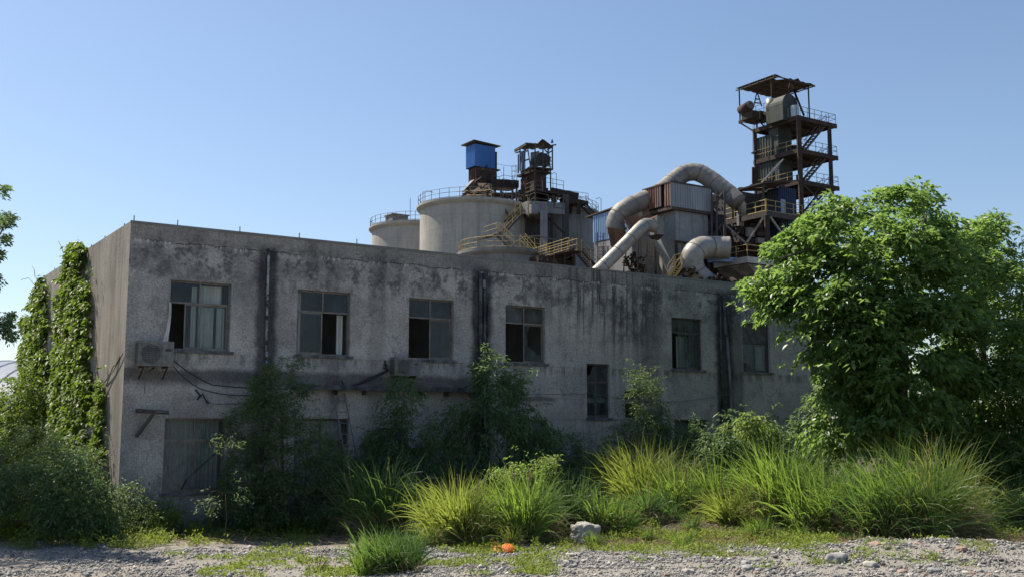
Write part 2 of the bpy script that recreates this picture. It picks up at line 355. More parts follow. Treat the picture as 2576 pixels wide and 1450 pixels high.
M['concd'] = simple('dark_concrete', (0.085, 0.088, 0.09), (0.05, 0.052, 0.055), 0.5, 0.9, stretch=(1, 1, 0.4))  # darker concrete tone for the shaft and pillar
M['concw'] = simple('white_stained_concrete', (0.46, 0.45, 0.42), (0.33, 0.32, 0.30), 0.5, 0.9, c3=(0.16, 0.15, 0.14), t3=0.6, stretch=(1, 1, 0.5))
M['drum'] = simple('blue_white_drum', (0.32, 0.42, 0.52), (0.42, 0.48, 0.52), 2, 0.5)
M['bark'] = simple('bark', (0.10, 0.085, 0.07), (0.055, 0.045, 0.038), 6, 0.9, stretch=(1, 1, 0.3), bump=0.02)
M['twig'] = simple('twig', (0.07, 0.06, 0.04), (0.10, 0.085, 0.05), 5, 0.9)
M['rock'] = simple('pale_rock', (0.42, 0.40, 0.37), (0.26, 0.25, 0.235), 5, 0.95, bump=0.06, c3=(0.16, 0.15, 0.14), t3=0.6, fine=40)
M['orange'] = simple('orange_plastic', (0.75, 0.20, 0.03), (0.62, 0.17, 0.03), 9, 0.5, c3=(0.3, 0.12, 0.05), t3=0.66)
M['leafA'] = mat_leaf('ash_leaf', (0.045, 0.098, 0.034), (0.12, 0.185, 0.06), (0.23, 0.37, 0.075), 0.47, 0.38, 0.5)
M['leafD'] = mat_leaf('dark_leaf', (0.05, 0.10, 0.045), (0.11, 0.17, 0.072), (0.16, 0.26, 0.08), 0.35)
M['leafV'] = mat_leaf('vine_leaf', (0.028, 0.062, 0.014), (0.095, 0.15, 0.024), (0.18, 0.28, 0.03), 0.36)
M['leafS'] = mat_leaf('shrub_leaf', (0.055, 0.095, 0.042), (0.105, 0.155, 0.068), (0.16, 0.24, 0.07), 0.33)
M['leafB'] = mat_leaf('bright_leaf', (0.07, 0.13, 0.03), (0.13, 0.2, 0.045), (0.30, 0.42, 0.08), 0.42)
M['blade'] = mat_leaf('grass_blade', (0.04, 0.09, 0.02), (0.145, 0.205, 0.05), (0.26, 0.40, 0.06), 0.42, 0.38, 0.5)
M['blade2'] = mat_leaf('deep_green_blade', (0.03, 0.075, 0.024), (0.09, 0.15, 0.045), (0.17, 0.30, 0.06), 0.38, 0.4, 0.5)
M['blade3'] = mat_leaf('yellowing_blade', (0.075, 0.115, 0.022), (0.22, 0.24, 0.06), (0.34, 0.42, 0.07), 0.4, 0.5, 0.4)
M['shedroof'] = simple('blue_grey_shed_roof', (0.13, 0.165, 0.23), (0.17, 0.20, 0.26), 0.8, 0.6)
M['straw'] = mat_leaf('dry_blade', (0.20, 0.155, 0.08), (0.36, 0.30, 0.17), (0.30, 0.24, 0.12), 0.25, 0.7)
M['weed'] = mat_leaf('weed_leaf', (0.065, 0.11, 0.016), (0.15, 0.2, 0.03), (0.28, 0.36, 0.05), 0.4)
M['stone'] = None

# ---------------------------------------------------------------- ground
def ground():
    g = G('ground'); x, y, z = g.sep(g.obj)
    n1 = g.noise(0.35, 5); n2 = g.noise(3.0, 6, 0.65)
    cell = g.vor(26, out='Color'); cs = g.n('ShaderNodeSeparateColor'); g.set(cs.inputs[0], cell); rnd = cs.outputs[0]
    d = g.vor(26)
    grav = g.mix(rnd, (0.15, 0.145, 0.138), (0.34, 0.325, 0.30))
    grav = g.mix(g.step(n2, 0.5, 0.7), grav, (0.26, 0.24, 0.21))
    grav = g.mix(g.m('MULTIPLY', g.step(n1, 0.44, 0.58), 0.75), grav, (0.25, 0.235, 0.21))
    soil = g.mix(n2, (0.07, 0.06, 0.045), (0.13, 0.11, 0.08))
    edge = g.m('ADD', y, g.m('MULTIPLY', g.m('SUBTRACT', n1, 0.5), 3.5))
    lim = g.step(g.m('ADD', edge, g.m('MULTIPLY', x, 0.12)), 23.2, 24.4)
    col = g.mix(lim, grav, soil)
    dirt = g.m('MULTIPLY', g.step(x, -1.5, -4.0), g.step(g.noise(0.8, 4, vec=g.map(g.obj, (0.35, 1, 1))), 0.44, 0.6))
    col = g.mix(g.m('MULTIPLY', dirt, g.m('SUBTRACT', 1.0, lim)), col, (0.24, 0.22, 0.195))
    b = g.m('ADD', g.m('MULTIPLY', d, 0.6), n2)
    g.pbr(col, 0.95, normal=g.bump(b, 0.05, 0.9), spec=0.15)
    # near grid is uneven, reaches the horizon with wide cells
    xs = sorted(set(list(np.arange(-24, 24.01, 0.4)) + [-3000, -800, -200, -80, -40, 40, 80, 200, 800, 3000]))
    ys = sorted(set(list(np.arange(14, 44.01, 0.4)) + [-3000, -500, -100, -20, 0, 8, 60, 100, 200, 800, 4000]))
    vs = [(a, b_, ground_z(a, b_)) for b_ in ys for a in xs]
    fs = [(j * len(xs) + i, j * len(xs) + i + 1, (j + 1) * len(xs) + i + 1, (j + 1) * len(xs) + i) for j in range(len(ys) - 1) for i in range(len(xs) - 1)]
    me = bpy.data.meshes.new('ground'); me.from_pydata(vs, [], fs)
    props(link_mesh('ground', me, g.mat, None, True), kind='structure')
def ground_z(x, y):
    if not (-24 < x < 24 and 14 < y < 44): return 0.0
    f = min(1, (24 - abs(x)) / 3, (y - 14) / 2, (44 - y) / 4)
    z = 0.05 * mnoise.noise(Vector((x * 0.5, y * 0.5, 3))) + 0.025 * mnoise.noise(Vector((x * 2, y * 2, 7)))
    # rubble heap towards the right
    z += 0.32 * math.exp(-((x - 8.5) / 3.2) ** 2 - ((y - 22.0) / 1.6) ** 2) * (0.8 + 0.5 * mnoise.noise(Vector((x * 1.1, y * 1.3, 1))))
    z += 0.22 * math.exp(-((x - 4.5) / 2.0) ** 2 - ((y - 27) / 1.5) ** 2)
    return z * max(0, f)
ground()

# ---------------------------------------------------------------- the abandoned two-storey building
BLD = thing('abandoned_building', 'two-storey grey concrete building with black-stained walls and broken sliding windows', 'building', CORNER, rz=ANG)
BL, BD, BH = 25.15, 11.85, 7.72
UP = [(1.05, 2.64), (4.48, 6.06), (7.92, 9.43), (11.28, 12.78), (18.11, 19.55), (21.53, 22.95)]
holes = [(a, b, 4.53, 6.31) for a, b in UP] + [(14.42, 15.36, 2.86, 4.60), (16.0, 16.73, 2.86, 3.77)]
LOW = [(1.05, 2.62), (4.5, 6.08), (11.32, 12.84), (18.17, 19.70), (21.53, 22.95)]
holes += [(a, b, 0.94, 2.80) for a, b in LOW] + [(6.95, 7.95, 0.0, 2.55)]
def wall_with_holes(mb, L, Hh, holes, thick):
    xs = sorted(set([0, L] + [h[0] for h in holes] + [h[1] for h in holes])); zs = sorted(set([0, Hh] + [h[2] for h in holes] + [h[3] for h in holes]))
    for i in range(len(xs) - 1):
        for j in range(len(zs) - 1):
            cx, cz = (xs[i] + xs[i + 1]) / 2, (zs[j] + zs[j + 1]) / 2
            if any(h[0] < cx < h[1] and h[2] < cz < h[3] for h in holes): continue
            x0, x1, z0, z1 = xs[i], xs[i + 1], zs[j], zs[j + 1]
            mb.quad((x0, 0, z0), (x1, 0, z0), (x1, 0, z1), (x0, 0, z1))
            mb.quad((x1, thick, z0), (x0, thick, z0), (x0, thick, z1), (x1, thick, z1))
    for a, b, c, d in holes:
        mb.quad((a, 0, c), (b, 0, c), (b, thick, c), (a, thick, c)); mb.quad((a, thick, d), (b, thick, d), (b, 0, d), (a, 0, d))
        mb.quad((a, thick, c), (a, thick, d), (a, 0, d), (a, 0, c)); mb.quad((b, 0, c), (b, 0, d), (b, thick, d), (b, thick, c))
mb = MB(); wall_with_holes(mb, BL, BH, holes, 0.24)
mb.quad((0, 0, BH), (BL, 0, BH), (BL, 0.24, BH), (0, 0.24, BH))
props(mb.build('front_wall', M['front'], BLD, local=True), 'shaded front wall with black mould and vertical streaks')
mb = MB(); mb.quad((0, BD, 0), (0, 0, 0), (0, 0, BH), (0, BD, BH)); mb.quad((0.24, 0.24, 0), (0.24, BD, 0), (0.24, BD, BH), (0.24, 0.24, BH))
mb.quad((0, BD, BH), (0, 0.0, BH), (0.24, 0.24, BH), (0.24, BD, BH))
props(mb.build('side_wall', M['side'], BLD, local=True), 'sunlit brown-streaked side wall')
mb = MB(); mb.abox(BL - 0.24, BL, 0.241, BD, 0, BH - 0.003); mb.abox(0.241, BL - 0.241, BD - 0.24, BD, 0, BH - 0.003)
mb.build('rear_wall', M['roofslab'], BLD, local=True)
mb = MB(); mb.abox(0.242, BL - 0.242, 0.242, BD - 0.242, 7.0, 7.2); mb.build('roof', M['roofslab'], BLD, local=True)
mb = MB(); mb.abox(0.242, BL - 0.242, 0.242, BD - 0.242, 3.35, 3.5); mb.abox(0.242, BL - 0.242, 4.6, 4.7, 0, 7.0)
for xx in (3.5, 7.0, 10.4, 13.9, 17.3, 20.6): mb.abox(xx, xx + 0.12, 0.243, 4.6, 0.01, 6.99)
mb.build('partition', M['inner'], BLD, local=True)
mb = MB()   # thin projecting string courses, interrupted by the openings
def course(z, h, gaps):
    xs = [-0.0] + [q for g_ in gaps for q in g_] + [BL]
    for i in range(0, len(xs), 2): mb.abox(xs[i], xs[i + 1], -0.014, 0.0, z, z + h)
course(4.462, 0.03, [(14.40, 15.38)] ); course(2.815, 0.025, [(14.40, 15.38), (15.98, 16.75)])
mb.build('string_course', M['front'], BLD, local=True)
mb = MB(); mb.abox(0.0, BL, -0.05, -0.001, 0, 0.45); mb.build('plinth', M['front'], BLD, local=True)
mb = MB()
mb.abox(-0.012, BL, -0.02, 0.0, BH - 0.05, BH + 0.015); mb.build('parapet_edge', M['roofslab'], BLD, local=True)

def curtain(mb, x0, x1, z0, z1, y, amp=0.035, wl=0.11):
    n = max(8, int((x1 - x0) / wl * 8)); ph = random.random() * 6
    for i in range(n):
        def p(k, z):
            x = x0 + (x1 - x0) * k / n; return (x, y + amp * math.sin(2 * math.pi * (x - x0) / wl + ph + 0.8 * math.sin(x * 9)), z)
        mb.quad(p(i, z0), p(i + 1, z0), p(i + 1, z1), p(i, z1))
def bar(mb, x0, x1, z0, z1, y0, y1): mb.abox(x0, x1, y0, y1, z0, z1)
def window(a, b, c, d, tz, label, top=('g', 'g'), low=('g', 'g'), curt=(), mat='alu', glass='glass', mid=None, sill=True, slide=None):
    """cells: g glass, o open, b broken, x boarded; curt: list of (x0,x1,z0,z1,matkey)"""
    w = 0.045; y0, y1 = 0.10, 0.16; mid = mid or (a + b) / 2
    f = MB()
    bar(f, a, a + w, c, d, y0, y1); bar(f, b - w, b, c, d, y0, y1); bar(f, a + w, b - w, c, c + w, y0, y1); bar(f, a + w, b - w, d - w, d, y0, y1)
    bar(f, a + w, b - w, tz - w / 2, tz + w / 2, y0 - 0.005, y1)
    if len(top) == 2: bar(f, mid - w / 2, mid + w / 2, tz + w / 2, d - w, y0 + 0.002, y1 - 0.002)
    wn = f.build('window', M[mat], BLD, local=True)
    wn['label'] = label
    cells = []
    if len(top) == 2: cells += [(a + w, mid - w / 2, tz + w / 2, d - w, top[0]), (mid + w / 2, b - w, tz + w / 2, d - w, top[1])]
    else: cells += [(a + w, b - w, tz + w / 2, d - w, top[0])]
    lows = [(a + w, mid, c + w, tz - w / 2, low[0]), (mid, b - w, c + w, tz - w / 2, low[1])]
    p = MB()
    for (x0, x1, z0, z1, k) in cells:
        if k == 'g': p.quad((x0, 0.13, z0), (x1, 0.13, z0), (x1, 0.13, z1), (x0, 0.13, z1))
        if k == 'x': bd = MB(); bd.abox(x0, x1, 0.12, 0.14, z0, z1); bd.build('board', M['bars'], wn, local=True)
        if k == 'b':
            p.add([(x0 + 0.35 * (x1 - x0), 0.13, z1), (x1, 0.13, z1), (x1, 0.13, z0), (x0, 0.13, z0), (x0, 0.13, z0 + 0.25 * (z1 - z0)), (x0 + 0.22 * (x1 - x0), 0.13, z0 + 0.45 * (z1 - z0))], [(5, 4, 3, 2, 1, 0)])
    ss = MB()
    for i, (x0, x1, z0, z1, k) in enumerate(lows):
        if k == 'o' : continue
        if slide is not None and i == slide[0]: x0, x1 = slide[1], slide[2]
        ya = 0.105 + 0.025 * i; s = 0.035
        bar(ss, x0, x0 + s, z0, z1, ya, ya + 0.022); bar(ss, x1 - s, x1, z0, z1, ya, ya + 0.022); bar(ss, x0 + s, x1 - s, z0, z0 + s, ya, ya + 0.022); bar(ss, x0 + s, x1 - s, z1 - s, z1, ya, ya + 0.022)
        gx0, gx1, gz0, gz1 = x0 + s, x1 - s, z0 + s, z1 - s; yy = ya + 0.011
        if k == 'g': p.quad((gx0, yy, gz0), (gx1, yy, gz0), (gx1, yy, gz1), (gx0, yy, gz1))
        if k == 'b':      # glass left along the left edge and the bottom right
            W_, H_ = gx1 - gx0, gz1 - gz0
            pts = [(0, 0), (1, 0), (1, .16), (.55, .30), (.2, .42), (.17, .8), (.4, 1), (0, 1)]
            p.add([(gx0 + u_ * W_, yy, gz0 + v_ * H_) for u_, v_ in pts], [(0, 1, 2, 3), (0, 3, 4, 5), (0, 5, 6, 7)])
    if ss.v: ss.build('sash', M[mat], wn, local=True)
    if p.v: p.build('pane', M[glass], wn, local=True)
    for (x0, x1, z0, z1, mk) in curt:
        q = MB(); curtain(q, x0, x1, z0, z1, 0.33); q.build('curtain', M[mk], wn, True, local=True)
    if sill:
        q = MB(); q.abox(a - 0.06, b + 0.1, -0.06, 0.098, c - 0.075, c - 0.001); q.build('sill', M['sill'], wn, local=True)
    return wn
w1 = window(1.05, 2.64, 4.53, 6.31, 5.75, 'upper window with pale green curtains and left sash slid open', low=('g', 'g'), slide=(0, 1.46, 1.86),
       curt=[(1.95, 2.5, 5.75, 6.25, 'curtainw'), (1.88, 2.30, 4.55, 5.70, 'curtain'), (2.36, 2.58, 4.55, 5.70, 'curtain'), (1.70, 1.84, 4.55, 6.2, 'curtain')])
window(4.48, 6.06, 4.53, 6.31, 5.73, 'upper window with right lower sash open and a curtain at each side', low=('g', 'o'), curt=[(4.54, 4.70, 4.55, 6.25, 'curtainw'), (5.80, 5.98, 4.55, 5.7, 'curtain')])
window(7.92, 9.43, 4.53, 6.31, 5.75, 'upper window above the smaller air conditioner with left sash open', low=('o', 'g'))
window(11.28, 12.78, 4.53, 6.31, 5.77, 'upper window with a smashed right pane and milky transoms', low=('o', 'b'), glass='glassd')
window(18.11, 19.55, 4.53, 6.31, 5.80, 'upper window with a frosted sash slid to the right', low=('g', 'g'), slide=(0, 18.5, 19.2), mat='bars', curt=[(18.6, 19.15, 4.55, 5.7, 'curtain')], glass='glassd')
window(21.53, 22.95, 4.53, 6.31, 5.60, 'upper window at the tree with a boarded top', top=('x',), low=('g', 'g'), mat='bars', glass='glassd', curt=[(22.5, 22.85, 4.55, 5.5, 'curtain')])
window(14.42, 15.36, 2.86, 4.60, 4.02, 'narrow stair window set low with a dark broken top pane', top=('b',), low=('g', 'g'), mat='bars', glass='glassd', mid=14.86)
window(1.05, 2.62, 0.94, 2.80, 2.25, 'ground floor window with dusty panes and drawn grey curtain', low=('g', 'g'), mat='alu', glass='glassd', curt=[(1.1, 2.57, 0.96, 2.75, 'curtain')])
window(4.5, 6.08, 0.94, 2.80, 2.2, 'ground floor window behind the ladder and the big bush', low=('g', 'g'), glass='glassd', curt=[(4.55, 6.0, 0.96, 2.75, 'curtainw')], mat='bars')
window(11.32, 12.84, 0.94, 2.80, 2.2, 'ground floor window behind the slender tree', mat='bars', glass='glassd', curt=[(11.4, 12.8, 0.96, 2.75, 'curtain')])
window(18.17, 19.70, 0.94, 2.80, 2.2, 'ground floor window left of the right downpipe', mat='bars', glass='glassd', curt=[(18.3, 19.6, 0.96, 2.75, 'curtain')])
window(21.53, 22.95, 0.94, 2.80, 2.2, 'ground floor window right of the right downpipe', mat='bars', glass='glassd')
mb = MB(); mb.abox(6.95, 7.02, 0.1, 0.16, 0.05, 2.55); mb.abox(7.88, 7.95, 0.1, 0.16, 0.05, 2.55); mb.abox(7.02, 7.88, 0.1, 0.16, 2.48, 2.55); dr = mb.build('door', M['acwhite'], BLD, local=True)
mb = MB(); mb.abox(7.02, 7.88, 0.12, 0.15, 0.05, 2.48); mb.build('door_leaf', M['bars'], dr, local=True)
# roof rods
for px, py0, py1 in ((340, 556, 541), (450, 568, 552), (607, 584, 570), (757, 600, 586), (902, 615, 602)):
    t, _ = fac(px, py0); mb = MB(); mb.tube([(t, 0.12, BH - 0.02), (t, 0.12, BH + 0.17)], 0.014, 6); mb.build('rod', M['pvcgrey'], BLD, local=True)
for s_ in (1.2, 3.4, 5.1, 8.9, 10.7):
    mb = MB(); mb.tube([(0.12, s_, BH - 0.02), (0.12, s_, BH + 0.14)], 0.014, 6); mb.build('rod', M['pvcgrey'], BLD, local=True)
# downpipes
def pipe(pts, r, mat, bracket=True):
    mb = MB(); mb.tube(pts, r, 10); o = mb.build('downpipe', M[mat], BLD, True, local=True)
    return o
pipe([(3.60, -0.02, 7.32), (3.60, -0.07, 7.22), (3.61, -0.07, 4.6)], 0.035, 'pvcwhite'); pipe([(3.63, -0.07, 4.58), (3.68, -0.07, 3.2), (3.68, -0.07, 0.3)], 0.038, 'pvcwhite')
pipe([(10.30, 0.0, 7.25), (10.32, -0.08, 7.15), (10.34, -0.08, 0.3)], 0.055, 'pvc'); pipe([(10.46, 0, 7.2), (10.47, -0.07, 7.1), (10.49, -0.07, 0.2)], 0.05, 'pvc'); pipe([(10.60, -0.05, 6.3), (10.62, -0.06, 0.4)], 0.03, 'pvc')
pipe([(10.44, -0.14, 3.9), (10.45, -0.14, 2.2)], 0.028, 'pvcwhite')
pipe([(20.55, 0, 7.23), (20.55, -0.08, 7.12), (20.60, -0.08, 5.9), (20.66, -0.08, 5.75)], 0.055, 'pvc'); pipe([(20.66, -0.08, 5.75), (20.76, -0.08, 4.2), (20.82, -0.08, 2.2), (20.84, -0.08, 0.3)], 0.05, 'pvcgrey')
pipe([(20.40, -0.05, 7.0), (20.36, -0.06, 3.2)], 0.03, 'pvc'); pipe([(20.72, -0.04, 7.0), (20.86, -0.05, 5.6)], 0.02, 'pvc')
pipe([(17.5, -0.2, 3.72), (17.42, -0.2, 3.76), (17.40, -0.2, 3.70), (17.42, -0.2, 1.2)], 0.025, 'pvcwhite')
mb = MB(); mb.abox(10.36, 10.46, -0.155, -0.14, 6.75, 7.0); mb.build('pipe_bracket', M['acwhite'], BLD, local=True)
for z_ in (6.6, 5.6, 4.5, 3.4):
    for a_, b_ in ((20.3, 20.9), (10.2, 10.7)): mb = MB(); mb.abox(a_, b_, -0.05, -0.02, z_, z_ + 0.03); mb.build('pipe_clip', M['pvc'], BLD, local=True)
# steel shelf carrying cables
mb = MB(); mb.abox(4.4, 10.2, -0.30, 0.0, 3.64, 3.67); mb.abox(4.4, 10.2, -0.315, -0.30, 3.58, 3.72)
for k in range(7): mb.abox(4.7 + k * 0.88, 4.74 + k * 0.88, -0.28, -0.001, 3.46, 3.638)
tr = mb.build('cable_shelf', M['pvc'], BLD, local=True)
# broken steel bracket low on the left
mb = MB(); mb.beam((0.32, -0.10, 2.98), (1.02, -0.42, 2.94), 0.10, 0.10); mb.beam((0.36, -0.02, 2.99), (0.36, -0.35, 2.99), 0.08); mb.beam((0.68, -0.28, 2.9), (0.36, -0.03, 2.35), 0.07)
mb.build('wall_bracket', M['steel'], BLD, local=True)
mb = MB(); mb.abox(0.70, 1.01, -0.47, -0.40, 2.94, 2.97); mb.build('bracket_angle', M['pvcgrey'], BLD, local=True)
# hole with torn cables
mb = MB()
pts = [(1.80 + 0.15 * math.cos(a) * (1 + 0.3 * math.sin(3 * a)), -0.006, 3.50 + 0.13 * math.sin(a)) for a in np.linspace(0, 2 * math.pi, 14)[:-1]]
mb.add(pts, [tuple(range(len(pts) - 1, -1, -1))]); mb.build('wall_patch', M['concw'], BLD, local=True)
def loc(x, y, z): return CORNER + U * x + V * y + Z * z
def cable(name, pts, r, mat, label, cat='cable', group=None, n=6, sag=0.0, div=8):
    out = []
    for i in range(len(pts) - 1):
        a, b = Vector(pts[i]), Vector(pts[i + 1])
        for k in range(div):
            t = k / div; out.append(a.lerp(b, t) - Z * (sag * 4 * t * (1 - t)))
    out.append(Vector(pts[-1]))
    mb = MB(); mb.tube(out, r, n); return single(name, mb, mat, label, cat, out[0], group, smooth=True)
L3 = lambda l: [loc(*p) for p in l]
cable('torn_cable', L3([(1.78, -0.03, 3.53), (1.88, -0.12, 3.38), (1.80, -0.14, 3.28), (1.95, -0.1, 3.42), (2.05, -0.12, 3.22), (2.12, -0.06, 3.2)]), 0.022, M['cable'], 'torn black cable end hanging out of the pale wall hole under the left upper window', div=3)
cable('hanging_cable', L3([(1.15, -0.15, 4.25), (2.2, -0.07, 3.66), (4.6, -0.07, 3.62)]), 0.014, M['cable'], 'thin black cable drooping from the larger air conditioner to the steel shelf', sag=0.05)
cable('hanging_cable', L3([(1.05, -0.2, 4.2), (1.9, -0.06, 3.55), (3.3, -0.06, 3.42), (4.4, -0.07, 3.5)]), 0.012, M['cable'], 'lower black cable sagging across the wall left of the broken white downpipe', sag=0.07)
cable('hanging_cable', L3([(2.05, -0.05, 3.2), (3.2, -0.05, 3.22), (4.2, -0.05, 3.5)]), 0.010, M['cableg'], 'thin grey cable running right from the torn wall hole', sag=0.04)
cable('telephone_wire', L3([(10.2, -0.1, 3.58), (13.9, -0.06, 3.62), (14.42, -0.05, 3.66), (16.6, -0.05, 3.45), (18.3, -0.05, 3.42), (20.75, -0.08, 3.72)]), 0.009, M['cableg'], 'long thin pale wire crossing the narrow stair window', sag=0.03)
for k in range(3):
    cable('cable_bundle', L3([(7.15 - 0.03 * k, -0.03, 4.45 - 0.1 * k), (7.22, -0.10, 4.15 + 0.02 * k), (6.75, -0.11, 3.93 + 0.025 * k), (6.15 + 0.06 * k, -0.12, 3.70 + 0.03 * k), (5.85, -0.15, 3.68), (5.8, -0.1, 3.85)]), 0.022, M['cable'],
          'bent black cable bundle between the second window and the steel shelf', group='cables bent down to the shelf', div=3)
cable('loose_cable', L3([(9.6, -0.2, 3.70), (9.95, -0.22, 3.82), (10.05, -0.2, 3.72), (9.5, -0.24, 3.71), (8.6, -0.2, 3.72)]), 0.016, M['cable'], 'loose black cable lying on the right end of the steel shelf', div=4)
cable('slack_wire', L3([(10.3, -0.12, 4.35), (10.0, -0.15, 3.95), (9.8, -0.18, 3.72)]), 0.009, M['cableg'], 'slack grey wire beside the middle downpipes', sag=0.06)
cable('corner_cable', L3([(0.0, 0.45, 4.35), (-0.06, 0.9, 4.1), (-0.03, 1.9, 3.75), (-0.03, 2.6, 3.6)]), 0.012, M['cable'], 'black cable on the sunlit side wall near the corner', sag=0.05)
cable('corner_cable', L3([(-0.03, 0.05, 4.4), (-0.05, 1.2, 3.9), (-0.03, 3.0, 2.9)]), 0.010, M['cable'], 'lower thin cable crossing the sunlit side wall towards the vine', sag=0.03)
# ladder
LD = thing('ladder', 'old pale metal ladder leaning on the wall above the second ground floor window', 'ladder', loc(5.65, -0.9, 0))
mb = MB()
for dx in (0, 0.34): mb.tube([loc(5.95 + dx, -1.0, 0.05), loc(5.55 + dx, -0.08, 3.50)], 0.018, 8)
mb.build('rail', M['cableg'], LD)
mb = MB()
for k in range(11):
    t = 0.06 + k * 0.088; a = loc(5.95, -1.0, 0.05).lerp(loc(5.55, -0.08, 3.5), t); mb.tube([a, a + U * 0.34], 0.013, 6)
mb.build('rung', M['cableg'], LD)
# fallen pole before the first ground floor window
mb = MB(); mb.tube([gnd(448, 1330) + Z * 0.9 + Vector((0, 0, 0)), at(470, 1203, 26.2), at(562, 1120, 26.9)], 0.022, 8)
single('bamboo_pole', mb, M['steel'], 'dark thin pole leaning diagonally before the left ground floor window', 'pole', gnd(448, 1330))
# draped curtain blown out of window 1
mb = MB(); rows = []
for i in range(9):
    s_ = i / 8; z = 5.72 - 1.5 * s_; wd = 0.05 + 0.13 * s_ ** 1.5; x = 1.07 - 0.16 * s_ ** 2
    rows.append([(x - wd + wd * k / 6, -0.06 - 0.03 * math.sin(k * 2.1 + i * 0.7) - 0.12 * s_, z) for k in range(7)])
for i in range(8):
    for k in range(6): mb.quad(rows[i][k], rows[i + 1][k], rows[i + 1][k + 1], rows[i][k + 1])
mb.build('blown_curtain', M['curtainw'], w1, True, local=True)

# air conditioners: own frame, x along the facade, y into the wall
def ac(label, t0, z0, w, h, d, grp):
    base = loc(t0, -0.12 - d, z0 - 0.12)
    T = thing('air_conditioner', label, 'air conditioner', base, grp, rz=ANG)
    o = 0.12
    mb = MB(); mb.abox(0, w, 0.012, d, o, o + h); mb.abox(-0.006, w + 0.006, 0.0, d + 0.01, o + h, o + h + 0.018); mb.abox(0.0, 0.03, 0, 0.012, o, o + h); mb.abox(w - 0.03, w, 0, 0.012, o, o + h)
    mb.abox(0.03, w - 0.03, 0, 0.012, o, o + 0.035); mb.abox(0.03, w - 0.03, 0, 0.012, o + h - 0.04, o + h); mb.abox(w * 0.68, w - 0.03, 0.0, 0.012, o + 0.035, o + h - 0.04)
    mb.build('case', M['acwhite'], T, local=True)
    mb = MB(); x0, x1, z0_, z1_ = 0.03, w * 0.68, o + 0.035, o + h - 0.04
    k = 0
    x = x0 + 0.02
    while x < x1 - 0.01: mb.abox(x, x + 0.008, 0.002, 0.008, z0_, z1_); x += 0.034
    z = z0_ + 0.02
    while z < z1_ - 0.01: mb.abox(x0, x1, 0.008, 0.0115, z, z + 0.007); z += 0.045
    mb.build('fan_grille', M['acwhite'], T, local=True)
    mb = MB(); c = ((x0 + x1) / 2, (z0_ + z1_) / 2); r = min(x1 - x0, z1_ - z0_) * 0.46
    pts = [(c[0] + r * math.cos(a), 0.0118, c[1] + r * math.sin(a)) for a in np.linspace(0, 2 * math.pi, 33)[:-1]]
    mb.add(pts, [tuple(range(31, -1, -1))]); mb.build('fan', M['acdark'], T, local=True)
    mb = MB()
    z = o + 0.06
    while z < o + h - 0.06: mb.abox(-0.008, -0.0005, 0.03, d - 0.02, z, z + 0.018); z += 0.036
    mb.build('coil', M['acdark'], T, local=True)
    mb = MB(); mb.abox(w * 0.76, w * 0.92, -0.012, -0.0005, o + h * 0.62, o + h * 0.72); mb.build('handle', M['acdark'], T, local=True)
    for xx in (0.12, w - 0.16):
        mb = MB()
        mb.abox(xx, xx + 0.04, 0.0, d + 0.12, o - 0.04, o - 0.001); mb.beam((xx + 0.02, 0.05, o - 0.05), (xx + 0.02, d + 0.11, o - 0.30), 0.03)
        mb.build('bracket', M['rust'], T, local=True)
    mb = MB(); mb.tube([(w * 0.3, d * 0.5, o), (w * 0.32, d * 0.6, o - 0.12), (w * 0.45, d * 0.7, o - 0.10), (w * 0.55, d, o - 0.02)], 0.025, 8)
    mb.tube([(w * 0.26, d * 0.6, o - 0.05), (w * 0.27, d * 0.7, o - 0.5), (w * 0.30, d * 0.7, o - 0.66)], 0.012, 6); mb.build('hose', M['pvcgrey'], T, True, local=True)
    return T
ac('larger grimy white air conditioner outdoor unit left of the first upper window', 0.22, 4.08, 0.86, 0.60, 0.32, 'air conditioner units on the facade')
ac('smaller air conditioner outdoor unit below the third upper window, above the steel shelf', 7.28, 4.02, 0.80, 0.50, 0.30, 'air conditioner units on the facade')

# ---------------------------------------------------------------- the cement plant behind
def fu(G, px, py):                # pixel on the vertical plane through G along U -> (a, z)
    p = onplane(px, py, G, V) - G; return p.dot(U), (p + G).z
def fv(G, px, py):
    p = onplane(px, py, G, U) - G; return p.dot(V), (p + G).z
def g0(px, py, Y): p = at(px, py, Y); return Vector((p.x, p.y, 0)), p.z
def W3(G, a, b, z): return Vector((G.x, G.y, 0)) + U * a + V * b + Z * z
def railing(pts, h=1.05, gap=1.3, r=0.03, mb=None, mid=2):
    mb = mb or MB()
    pts = [Vector(p) for p in pts]
    for i in range(len(pts) - 1):
        a, b = pts[i], pts[i + 1]; n = max(1, round((b - a).length / gap))
        for k in range(n + (i == len(pts) - 2)):
            p = a.lerp(b, k / n); mb.tube([p, p + Z * h], r, 5, False)
        for q in range(mid): mb.tube([a + Z * h * (1 - q * 0.45), b + Z * h * (1 - q * 0.45)], r * 0.9, 5, False)
    return mb
def stair(T, lo, hi, wv, n=12, matS='steel', matR=None, h=1.0, name='stair'):
    lo, hi, wv = Vector(lo), Vector(hi), Vector(wv); mb = MB()
    for s_ in (0, 1): mb.beam(lo + wv * s_, hi + wv * s_, 0.06, 0.22)
    for k in range(1, n):
        p = lo.lerp(hi, k / n); d = (hi - lo); d.z = 0; d = d.normalized() * 0.24
        mb.box(p - d / 2 - Z * 0.02, d, wv, Z * 0.05)
    o = mb.build(name, M[matS], T)
    if matR:
        r = MB()
        for s_ in (0, 1): railing([lo + wv * s_, hi + wv * s_], h, 1.4, 0.028, r)
        r.build('stair_rail', M[matR], o)
    return o
